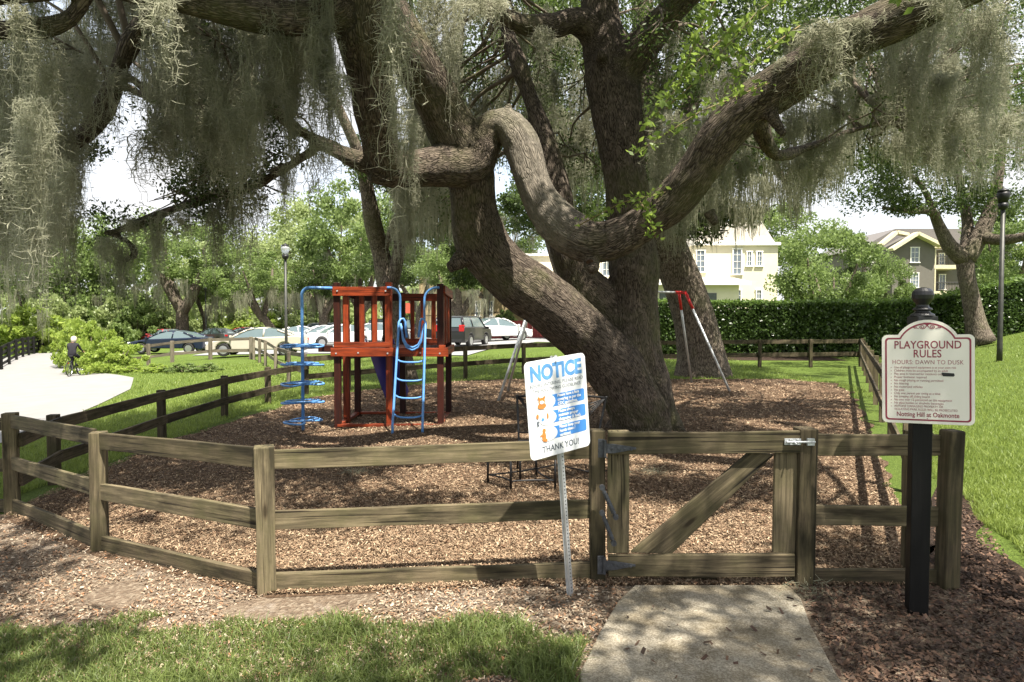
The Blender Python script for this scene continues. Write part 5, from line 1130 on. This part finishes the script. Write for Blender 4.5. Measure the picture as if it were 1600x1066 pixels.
# far wood closing the view on the left: nobody could count it
g = np.random.default_rng(3); C = []
for i in range(420):
    a = g.uniform(-1.06, -.02); r = g.uniform(100, 118); x = math.sin(a)*r; y = math.cos(a)*r; C.append((x, y, gz(x, y)+g.uniform(0, 6.2), g.uniform(1.5, 2.6)))
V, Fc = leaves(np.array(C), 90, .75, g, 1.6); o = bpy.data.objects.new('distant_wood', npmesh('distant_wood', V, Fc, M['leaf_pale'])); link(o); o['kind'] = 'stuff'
# ------------------------------------------------------------------ black paddock fence, grey fences
BFn = [(X(-140, 33), 33)]+[(X(0, 36)+(X(106, 70)-X(0, 36))*t, 36+34*t) for t in [k/15 for k in range(16)]]
fence('paddock_fence', 'black four rail fence beyond the pale road on the far left', BFn, (1.12, .82, .52, .22), .15, .13, 1.25, M['post_black'], face=-1)
GF = [(X(184, 35), 35), (X(231, 34.6), 34.6), (X(268, 34.2), 34.2), (X(328, 33.8), 33.8), (X(392, 33), 33)]
fence('wooden_fence', 'bleached grey fence in front of the dark blue sedan', GF, (.98, .42), .14, .14, 1.08, M['wood_gray'], face=-1)
GF2 = [(X(396, 32.6), 32.6), (X(405, 31), 31), (X(414, 29.5), 29.5), (X(430, 26), 26), (X(450, 23.2), 23.2), (X(474, 21), 21.0)]
fence('handrail_fence', 'bleached grey railing sloping down behind the corkscrew climber', GF2, (1.0, .5), .13, .12, 1.05, M['wood_gray'], face=-1)
fence('iron_fence', 'tall black iron fence in front of the tan building behind the parked cars', [(X(px, 54), 54) for px in (600, 640, 680, 720, 760, 800)], (1.9, .3), .05, .07, 2.1, IR, face=-1, rt=.03)
IFs = MB()
for i in range(90): x = X(600+200*i/89, 54); IFs.tube([(x, 53.9, gz(x, 54)+.1), (x, 53.9, gz(x, 54)+2.05)], .015, 4)
o = IFs.obj('pickets', IR, None)
for t in bpy.data.objects:
    if t.name == 'iron_fence': o.parent = t; o.matrix_basis = W(t).inverted(); o.name = 'picket'; o['kind'] = 'stuff'
RWt = thing('red_wall', 'low red board wall right of the black boxy car', 'wall', G(800, 49))
for i in range(12):
    a = 772+i*8; plank('board', (X(a, 49), 49, gz(X(a, 49), 49)), (X(a, 49), 49, gz(X(a, 49), 49)+1.25+.02*(i % 2)), .36, .05, plain('red painted boards', (.22, .03, .025), .7) if i == 0 else bpy.data.materials['red painted boards'], RWt, up=(0, 1, 0))
# ------------------------------------------------------------------ cars
M['glass'] = plain('car glass with painted sky', (.10, .14, .15), .08, 0, .05, 3, .8)  # glass colour lightened to stand in for the reflected sky
M['tyre'] = plain('tyre rubber', (.012, .012, .012), .8); M['rim'] = plain('alloy rim', (.45, .46, .47), .3, .8, .05)
M['headl'] = plain('clear lamp lens', (.6, .62, .63), .15, 0, .1); M['taill'] = plain('red lamp lens', (.4, .01, .01), .2); M['plate'] = plain('number plate', (.6, .6, .58), .5); M['trim'] = plain('black trim', (.015, .015, .016), .5)
CM = {}
def paint(nm, col):
    if nm not in CM: CM[nm] = plain(nm+' car paint', col, .32, .1, .03, 2, .5, 0, .35)
    return CM[nm]
def car(px, d, rz, nm, col, label, kind='sedan', L=4.7, name='parked_car', cat='car', s=1.0):
    p = G(px, d); t = thing(name, label, cat, p, math.radians(rz), 'cars parked in the lot beyond the lawn'); t.location.z += .03; WM[t.name] = Matrix.Translation(Vector((0, 0, .03))) @ WM[t.name]
    mt = paint(nm, col); h = L/2; Wd = .90
    if kind == 'sedan': top = [(h-.0, .50), (h-.05, .62), (h-.18, .72), (h-.5, .80), (h-1.0, .88), (h-1.3, .92), (0, .96), (-h+1.0, 1.0), (-h+.5, 1.04), (-h+.14, 1.04), (-h+.05, .96), (-h+.0, .78)]; gh = [(h-1.15, .88), (h-1.6, 1.14), (h-2.0, 1.33), (h-2.35, 1.42), (h-2.8, 1.455), (-h+1.75, 1.43), (-h+1.3, 1.34), (-h+.85, 1.17), (-h+.45, 1.0)]
    elif kind == 'suv': top = [(h-.02, .65), (h-.1, .90), (h-.9, 1.02), (h-1.1, 1.05), (-h+.1, 1.10), (-h+.0, .9)]; gh = [(h-1.1, 1.02), (h-1.75, 1.60), (h-2.2, 1.68), (-h+.5, 1.68), (-h+.3, 1.62), (-h+.06, 1.08)]
    else: top = [(h-.02, .65), (h-.08, .90), (h-.6, 1.0), (h-.8, 1.04), (-h+.08, 1.08), (-h+.0, .85)]; gh = [(h-.85, 1.0), (h-1.45, 1.56), (h-1.8, 1.62), (-h+.35, 1.60), (-h+.20, 1.55), (-h+.04, 1.05)]
    wx = (h-.88, -h+.92); wr = .33
    bot = []
    for cx in (wx[1], wx[0]):
        bot += [(cx+(wr+.06)*math.cos(math.radians(180-a)), max(.22, wr+(wr+.06)*math.sin(math.radians(180-a)))) for a in range(0, 181, 20)]
    poly = top+[(-h+.02, .35), (-h+.1, .24)]+bot+[(h-.1, .22), (h-.0, .34)]
    MB().prism(poly, 'y', -Wd, Wd).obj('body', mt, t, False, .055)
    def taper(poly, y0, y1, zlo, zhi, nmn, m_, bv=.03, grow=0):
        n = len(poly); V = []
        for sg in (-1, 1):
            for x, z in poly: f = (z-zlo)/(zhi-zlo); V.append((x, sg*(y0+(y1-y0)*f), z))
        return MB().add(V, [tuple(range(n)), tuple(range(2*n-1, n-1, -1))]+[(i, (i+1) % n, (i+1) % n+n, i+n) for i in range(n)]).obj(nmn, m_, t, False, bv)
    zt_ = max(z for x, z in gh); taper(gh, .84, .64, .95, zt_, 'windows', M['glass'])
    rf = [(x, z) for x, z in gh if z > zt_-.08]; xs_ = [x for x, z in rf]
    taper([(max(xs_)+.04, zt_-.07), (max(xs_)-.25, zt_+.015), (min(xs_)+.25, zt_+.015), (min(xs_)-.04, zt_-.06)], .86, .66, .95, zt_, 'roof', mt)
    def zy(z): return .845+(.655-.845)*(z-.95)/(zt_-.95)
    mid = (gh[1][0]+gh[-2][0])/2-.05
    for sg in (-1, 1):
        for a, b_ in ([(gh[0], gh[1]), (gh[1], gh[2]), (gh[2], gh[3]), (gh[-1], gh[-2]), (gh[-2], gh[-3]), ((mid, .98), (mid-.03, zt_-.04))] if kind == 'sedan' else [(gh[0], gh[1]), (gh[-1], gh[-2]), ((mid, .98), (mid-.03, zt_-.04))]):
            m_ = MB(); m_.tube([(a[0], sg*zy(a[1]), a[1]), (b_[0], sg*zy(b_[1]), b_[1])], .045 if a is not gh[-1] else .07, 6); m_.obj('pillar', mt, t, True)
        m_ = MB(); m_.box((gh[0][0]-.12, sg*.98, 1.0), (.10, .20, .13)); m_.obj('door_mirror', mt, t, False, .03)
        for cx in wx:
            w_ = MB(); Mw = Matrix.Translation((cx, sg*.80, wr)) @ Matrix.Rotation(PI/2, 4, 'X'); w_.lathe([(.20, -.10), (.30, -.105), (wr, -.08), (wr, .08), (.30, .105), (.20, .10)], (0, 0, 0), 24); wh = w_.obj('wheel', M['tyre'], t, False, M=Mw)
            rm = MB(); rm.lathe([(.215, -.112), (.20, -.09), (.20, .09), (.215, .112)], (0, 0, 0), 20)
            for k in range(7): a = 2*PI*k/7; rm.box((math.cos(a)*.11, math.sin(a)*.11, 0), (.20, .05, .222), Matrix.Rotation(a, 3, 'Z'))
            rm.lathe([(.05, -.115), (.05, .115)], (0, 0, 0), 12); rm.obj('rim', M['rim'], wh)
        zl_ = .66 if kind == 'sedan' else .8
        MB().box((h-.10, sg*.66, zl_), (.24, .34, .13)).obj('headlight', M['headl'], t, False, .02)
        MB().box((-h+.07, sg*.72, zl_+.18 if kind == 'sedan' else 1.0), (.16, .28, .14 if kind == 'sedan' else .34)).obj('tail_light', M['taill'], t, False, .02)
    MB().box((-h+.0, 0, .70), (.04, .34, .15)).obj('number_plate', M['plate'], t)
    MB().box((h-.02, 0, .50), (.05, .9, .14)).obj('grille', M['trim'], t, False, .01); MB().box((-h+.02, 0, .36), (.06, 1.5, .12)).obj('bumper_trim', M['trim'], t, False, .01)
    return t
car(268, 44, 180, 'dark blue', (.006, .012, .034), 'dark blue sedan side-on, facing left, behind the bleached grey fence', L=4.8)
car(404, 35.5, 186, 'champagne', (.50, .46, .38), 'champagne gold sedan facing left, just right of the dark blue one', L=4.8)
car(258, 60, 160, 'pink red', (.35, .05, .06), 'small red car peeping over the bonnet of the dark blue sedan')
car(337, 60, 150, 'dark grey', (.06, .065, .07), 'dark grey car in the gap right of the dark blue sedan')
car(380, 66, 170, 'red', (.30, .015, .015), 'red car behind the roof of the gold sedan')
car(392, 63, 170, 'pale silver', (.5, .5, .5), 'silver car furthest back behind the red one')
car(474, 54, 20, 'white', (.75, .75, .75), 'white car just behind the lamp post and the climber pole')
car(496, 62, 200, 'silver', (.42, .44, .46), 'silver estate car seen between the climber pole and the tower', 'suv', 4.8)
car(500, 50, 205, 'silver', (.42, .44, .46), 'silver hatchback in front of the estate car, left of the tower')
car(530, 44, 215, 'white', (.75, .75, .75), 'white car partly hidden by the left tower post')
car(585, 45, 160, 'white', (.75, .75, .75), 'white car seen through the slatted tower railing')
car(624, 52, 30, 'dark grey', (.06, .065, .07), 'dark car seen through the gap above the ladder', 'suv')
car(724, 37, 72, 'black', (.012, .012, .014), 'black boxy car seen from behind, right of the tower', 'box', 4.1)
car(775, 43.5, 40, 'white', (.75, .75, .75), 'white car in front of the red wall, right of the black boxy car')
# ------------------------------------------------------------------ cyclist
cp = G(115, 30.5); cp.z += .02
hd = math.radians(100)   # rides away, bearing slightly left
bk = thing('bicycle', 'black bicycle under the rider on the pale road', 'bicycle', cp, hd)
def tb(name, segs, r, mat, par=None, n=7, closed=False):
    mb = MB()
    for s in segs: mb.tube(s, r, n, closed)
    return mb.obj(name, mat, par or bk, True)
for nm, x in (('rear_wheel', -.52), ('front_wheel', .53)):
    c = Vector((x, 0, .34)); mb = MB(); mb.tube([c+Vector((math.cos(2*PI*k/28), 0, math.sin(2*PI*k/28)))*.32 for k in range(28)], .02, 7, True); wl = mb.obj(nm, M['tyre'], bk, True)
    mb = MB(); mb.tube([c+Vector((math.cos(2*PI*k/28), 0, math.sin(2*PI*k/28)))*.30 for k in range(28)], .010, 5, True)
    for k in range(14): a = 2*PI*k/14; mb.tube([c, c+Vector((math.cos(a), 0, math.sin(a)))*.30], .003, 3)
    mb.obj('rim', M['rim'], wl)
bbk = (-.06, 0, .30); st = (-.22, 0, .84); hdt = (.36, 0, .86); hb = (.40, 0, .72); rw_ = (-.52, 0, .34); fw = (.53, 0, .34)
tb('frame', [[bbk, st], [bbk, hb], [(-.2, 0, .76), hdt], [bbk, rw_], [(-.2, 0, .76), rw_]], .017, plain('dark bicycle frame', (.02, .02, .03), .4))
tb('fork', [[hdt, hb, (.45, .05, .55), (fw[0], .055, .34)], [hb, (.45, -.05, .55), (fw[0], -.055, .34)]], .013, IR)
tb('handlebar', [[(.36, 0, .86), (.34, 0, 1.02)], [(.24, .29, 1.03), (.34, .18, 1.05), (.35, 0, 1.02), (.34, -.18, 1.05), (.24, -.29, 1.03)]], .013, IR)
mb = MB(); mb.prism([(-.36, .07), (-.34, .09), (-.22, .05), (-.08, .018), (-.08, -.018), (-.22, -.05), (-.34, -.09), (-.36, -.07)], 'z', .86, .92); mb.obj('saddle', M['trim'], bk, False, .015)
tb('crank', [[bbk, (-.06, .10, .30)], [(-.06, .10, .30), (.06, .10, .20)], [(-.06, -.10, .30), (-.18, -.10, .41)]], .012, IR); tb('rear_rack', [[(-.26, .05, .68), (-.62, .05, .68)], [(-.26, -.05, .68), (-.62, -.05, .68)], [(-.5, .05, .68), (-.52, .06, .36)], [(-.5, -.05, .68), (-.52, -.06, .36)]], .008, IR)
MB().box((-.63, 0, .60), (.02, .06, .06)).obj('rear_reflector', M['taill'], bk)
def skinned(name, verts, edges, radii, mat, parent=None, root=0, sub=2):
    me = bpy.data.meshes.new(name); me.from_pydata(verts, edges, []); o = bpy.data.objects.new(name, me); S.collection.objects.link(o)
    md = o.modifiers.new('skin', 'SKIN'); sd = o.modifiers.new('s', 'SUBSURF'); sd.levels = sub; sd.render_levels = sub
    for i, r in enumerate(radii): me.skin_vertices[0].data[i].radius = r if isinstance(r, tuple) else (r, r)
    me.skin_vertices[0].data[root].use_root = True
    dg = bpy.context.evaluated_depsgraph_get(); dg.update(); m2 = bpy.data.meshes.new_from_object(o.evaluated_get(dg)); bpy.data.objects.remove(o); m2.materials.clear(); m2.materials.append(mat)
    for p in m2.polygons: p.use_smooth = True
    ob = bpy.data.objects.new(name, m2); return ob
skin = plain('skin', (.42, .24, .16), .6); blk = plain('black clothing', (.012, .011, .016), .9, 0, .3, 8)
m2_ = bpy.data.materials
Vb = [(-.22, 0, .98), (-.17, 0, 1.16), (-.10, 0, 1.36), (-.05, 0, 1.46), (-.02, 0, 1.53), (0, 0, 1.62),
      (-.09, .19, 1.40), (.02, .25, 1.19), (.22, .28, 1.06), (-.09, -.19, 1.40), (.02, -.25, 1.19), (.22, -.28, 1.06),
      (-.20, .10, .95), (.14, .13, .74), (-.04, .12, .36), (-.20, -.10, .95), (.18, -.12, .84), (-.12, -.12, .50), (.08, .12, .27), (.0, -.12, .43)]
Eb = [(0, 1), (1, 2), (2, 3), (3, 4), (4, 5), (2, 6), (6, 7), (7, 8), (2, 9), (9, 10), (10, 11), (0, 12), (12, 13), (13, 14), (0, 15), (15, 16), (16, 17), (14, 18), (17, 19)]
Rb = [(.16, .14), (.145, .12), (.16, .13), .065, .055, .07, .065, .048, .032, .065, .048, .032, .10, .075, .045, .10, .075, .045, .035, .035]
pe = thing('person', 'cyclist in black jacket and dark trousers with light hair, riding away on the road', 'person', cp, hd)
bd = skinned('body', Vb, Eb, Rb, blk); link(bd, pe)
bd.data.materials.append(skin)
for p in bd.data.polygons:
    c = p.center
    if c.z > 1.47 or (c.x > .16 and c.z > 1.0) : p.material_index = 1
hm = MB(); hm.lathe([(.02, -.16), (.085, -.13), (.115, -.04), (.118, .04), (.095, .10), (.05, .135), (.01, .145)], (0, 0, 0), 14); ho = hm.obj('hair', plain('pale blond hair', (.62, .55, .46), .7, 0, .15, 20), pe, True, M=Matrix.Translation((-.02, 0, 1.63)))
hf = MB(); hf.lathe([(.01, -.10), (.06, -.08), (.085, -.02), (.085, .04), (.05, .09), (.01, .10)], (0, 0, 0), 12); hf.obj('head', skin, pe, True, M=Matrix.Translation((.035, 0, 1.62)))
def hand(sg):
    w0 = Vector((.20, .275*sg, 1.06)); vs = [tuple(w0), (.245, .285*sg, 1.065)]; es = [(0, 1)]; rs_ = [.022, (.03, .018)]
    for k in range(4):
        y = sg*(.262+.016*k); b_ = len(vs); vs += [(.27, y, 1.07), (.285, y, 1.045), (.262, y, 1.022-.002*k)]; es += [(1, b_), (b_, b_+1), (b_+1, b_+2)]; rs_ += [.009, .0085, .007]
    b_ = len(vs); vs += [(.25, sg*.255, 1.045), (.262, sg*.252, 1.022)]; es += [(1, b_), (b_, b_+1)]; rs_ += [.010, .008]
    o = skinned('hand', vs, es, rs_, skin, sub=1); link(o, pe)
hand(1); hand(-1)
# ------------------------------------------------------------------ buildings
stc = plain('cream yellow stucco', (.66, .61, .46), .9, 0, .05, 2, .2, .003); stc2 = plain('pale cream stucco', (.74, .69, .55), .9, 0, .04, 2, .2); trimw = plain('white trim', (.78, .77, .72), .7); wg = plain('window glass', (.12, .15, .18), .1, 0, .2, 1, .8); gdr = plain('grey garage door', (.10, .11, .12), .6)
roofm = plain('pale roof tiles', (.50, .46, .40), .9, 0, .1, 6); sid = plain('grey-brown siding', (.125, .115, .098), .85, 0, .06, 3); shg = plain('grey shingle roof', (.14, .13, .125), .9, 0, .2, 10)
def part(t, nm, x0, x1, y0, y1, z0_, z1, mat, lab=None, bev=0):
    o = MB().box(((x0+x1)/2, (y0+y1)/2, (z0_+z1)/2), (x1-x0, y1-y0, z1-z0_)).obj(nm, mat, t, False, bev, world=True)
    if lab: o['label'] = lab
    return o
def window(t, px0, px1, py0, py1, d, y, nx=2, ny=3, fr=.09):
    x0, x1 = X(px0, d), X(px1, d); zt1, zb1 = P(800, py0, d).z, P(800, py1, d).z
    f = MB(); w_ = fr
    f.box(((x0+x1)/2, y-.05, zt1-w_/2), (x1-x0+.1, .10, w_)); f.box(((x0+x1)/2, y-.07, zb1+w_/2), (x1-x0+.2, .14, w_)); f.box((x0+w_/2, y-.048, (zt1+zb1)/2), (w_, .096, zt1-zb1-2*w_)); f.box((x1-w_/2, y-.048, (zt1+zb1)/2), (w_, .096, zt1-zb1-2*w_))
    for i in range(1, nx): f.box((x0+(x1-x0)*i/nx, y-.035, (zt1+zb1)/2), (.035, .03, zt1-zb1-2*w_))
    for i in range(1, ny): f.box(((x0+x1)/2, y-.033, zb1+(zt1-zb1)*i/ny), (x1-x0-2*w_, .03, .035))
    o = f.obj('window', trimw, t, world=True); MB().box(((x0+x1)/2, y-.012, (zt1+zb1)/2), (x1-x0-2*w_, .02, zt1-zb1-2*w_)).obj('pane', wg, o, world=True)
yh = thing('yellow_house', 'large cream yellow stucco house with grey garage doors behind the hedge', 'house', (14, 60, .3))
D = 56; Y0 = 56
def zz(py, d=D): return P(800, py, d).z
part(yh, 'wall', X(1082, D), X(1214, D), Y0, Y0+14, 0, zz(384), stc); part(yh, 'wall', X(820, D), X(1082, D)-.004, Y0+3, Y0+13, 0, zz(395), stc2)
part(yh, 'cornice', X(1080, D), X(1217, D), Y0-.25, Y0+14.2, zz(384)+.002, zz(379), trimw, bev=.03); part(yh, 'cornice', X(818, D), X(1080, D)-.01, Y0+2.8, Y0+13.1, zz(395)+.002, zz(391), trimw)
part(yh, 'garage_wing', X(1000, D), X(1132, D), Y0-3.5, Y0-.004, 0, zz(444), stc2); part(yh, 'garage_wing', X(860, D), X(996, D), Y0-2.4, Y0+2.99, 0, zz(444), stc2)
for a, b_, yy in ((996, 1146, Y0-4.0), (855, 995, Y0-2.9)):
    xa, xb = X(a, D), X(b_, D); mb = MB(); mb.prism([(yy, zz(446)), (yy, zz(444)), (Y0-.01, zz(434)), (Y0-.01, zz(446))], 'x', xa, xb); mb.obj('roof', roofm, yh, world=True)
    part(yh, 'fascia', xa-.02, xb+.02, yy-.08, yy-.003, zz(449), zz(443.5), trimw)
for a, b_ in ((1030, 1043), (1083, 1119)): part(yh, 'garage_door', X(a, D-3.5), X(b_, D-3.5), Y0-3.56, Y0-3.502, 0, zz(458, D-3.5), gdr)
mb = MB(); mb.prism([(X(1085, D), zz(379)+.01), (X(1212, D), zz(379)+.01), (X(1190, D), zz(345)), (X(1105, D), zz(345))], 'y', Y0+.3, Y0+13.8); mb.obj('roof', roofm, yh, world=True)
for w_ in [(1086, 1101, 390, 426, 2, 4), (1143, 1158, 388, 430, 2, 4), (1165, 1174, 392, 417, 2, 3), (1180, 1190, 392, 417, 2, 3), (1143, 1158, 452, 482, 2, 3), (1180, 1190, 452, 482, 2, 4)]: window(yh, *w_[:4], D, Y0-.0, w_[4], w_[5])
for w_ in [(905, 916, 405, 430), (940, 955, 400, 432), (985, 997, 400, 430)]: window(yh, *w_, D+3, Y0+3)
tbd = thing('tan_building', 'tan building behind the iron fence and the black boxy car', 'building', G(730, 66))
part(tbd, 'wall', X(655, 66), X(835, 66), 66, 78, 0, P(800, 400, 66).z, plain('tan stucco', (.34, .27, .15), .9)); part(tbd, 'roof', X(650, 66), X(840, 66), 65.5, 78.5, P(800, 400, 66).z+.003, P(800, 392, 66).z, shg)
for a in (686, 742, 762): window(tbd, a, a+9, 470, 495, 66, 66)
part(tbd, 'door', X(736, 66)-.2, X(746, 66)-.2, 65.92, 65.996, 0, P(800, 462, 66).z, gdr) if False else None
part(tbd, 'awning', X(632, 66), X(650, 66), 62, 65, P(800, 490, 66).z, P(800, 475, 66).z, plain('coral red awning', (.5, .09, .05), .7))
ap = thing('apartment_block', 'grey-brown apartment block with gabled roof and balconies, behind the hedge', 'building', (50, 78, 0))
D = 78; Y0 = 78
def zz(py, d=78): return P(800, py, d).z
part(ap, 'wall', X(1393, D), X(1458, D), Y0, Y0+16, 0, zz(386), sid); part(ap, 'wall', X(1366, D), X(1393, D)-.005, Y0+2.5, Y0+16, 0, zz(386), sid); part(ap, 'wall', X(1458, D)+.005, X(1600, D), Y0+2.6, Y0+16, 0, zz(386), sid)
mb = MB(); mb.prism([(X(1392, D), zz(386)+.004), (X(1460, D), zz(386)+.004), (X(1425, D), zz(367))], 'y', Y0+.02, Y0+3); mb.obj('gable', sid, ap, world=True)
for (a, ya, b_, yb) in ((1386, 391, 1425, 366), (1425, 366, 1464, 385), (1378, 382, 1402, 362), (1402, 362, 1420, 366)):
    dd = 0 if a > 1380 and ya > 380 or a == 1425 else 1.2; plank('gable_trim', (X(a, D), Y0-.5+dd, zz(ya)), (X(b_, D), Y0-.5+dd, zz(yb)), 1.0, .35, plain('cream trim', (.55, .50, .34), .8) if 'cream trim' not in bpy.data.materials else bpy.data.materials['cream trim'], ap, up=(0, 0, 1), rough=0)
mb = MB(); mb.prism([(X(1360, D), zz(386)+.01), (X(1610, D), zz(386)+.01), (X(1590, D), zz(352)), (X(1420, D), zz(352))], 'y', Y0+3.05, Y0+15); mb.obj('roof', shg, ap, world=True)
ctm = bpy.data.materials['cream trim']
part(ap, 'eave', X(1447, D), X(1600, D), Y0+1.0, Y0+2.4, zz(386)+.01, zz(380), ctm)
for py in (416, 457): part(ap, 'balcony_slab', X(1459, D), X(1503, D), Y0+.1, Y0+2.59, zz(py+4), zz(py-2), ctm)
for py in (414, 455):
    mb = MB(); x0, x1 = X(1461, D), X(1501, D); zb_ = zz(py); 
    for k in range(18): x = x0+(x1-x0)*k/17; mb.tube([(x, Y0+.2, zb_), (x, Y0+.2, zb_+1.0)], .025, 4)
    mb.tube([(x0, Y0+.2, zb_+1.0), (x1, Y0+.2, zb_+1.0)], .04, 4); mb.obj('balcony_railing', IR, ap, world=True)
part(ap, 'balcony_post', X(1459, D)+.05, X(1461, D)+.05, Y0+.12, Y0+.4, zz(455), zz(388), ctm)
for a, b_, c, e in ((1464, 1472, 425, 455), (1466, 1474, 390, 414)): part(ap, 'balcony_door', X(a, D), X(b_, D), Y0+2.5, Y0+2.59, zz(e), zz(c), gdr)
window(ap, 1487, 1498, 426, 452, D, Y0+2.59, 2, 1); window(ap, 1486, 1496, 392, 412, D, Y0+2.59); window(ap, 1420, 1434, 386, 411, D, Y0); window(ap, 1420, 1434, 426, 450, D, Y0, 3, 4); window(ap, 1371, 1380, 394, 408, D, Y0+2.5)
for o in bpy.data.objects:
    if o.parent is None and 'label' in o and not (4 <= len(o['label'].split()) <= 16): print('LABEL', o.name, len(o['label'].split()), o['label'])
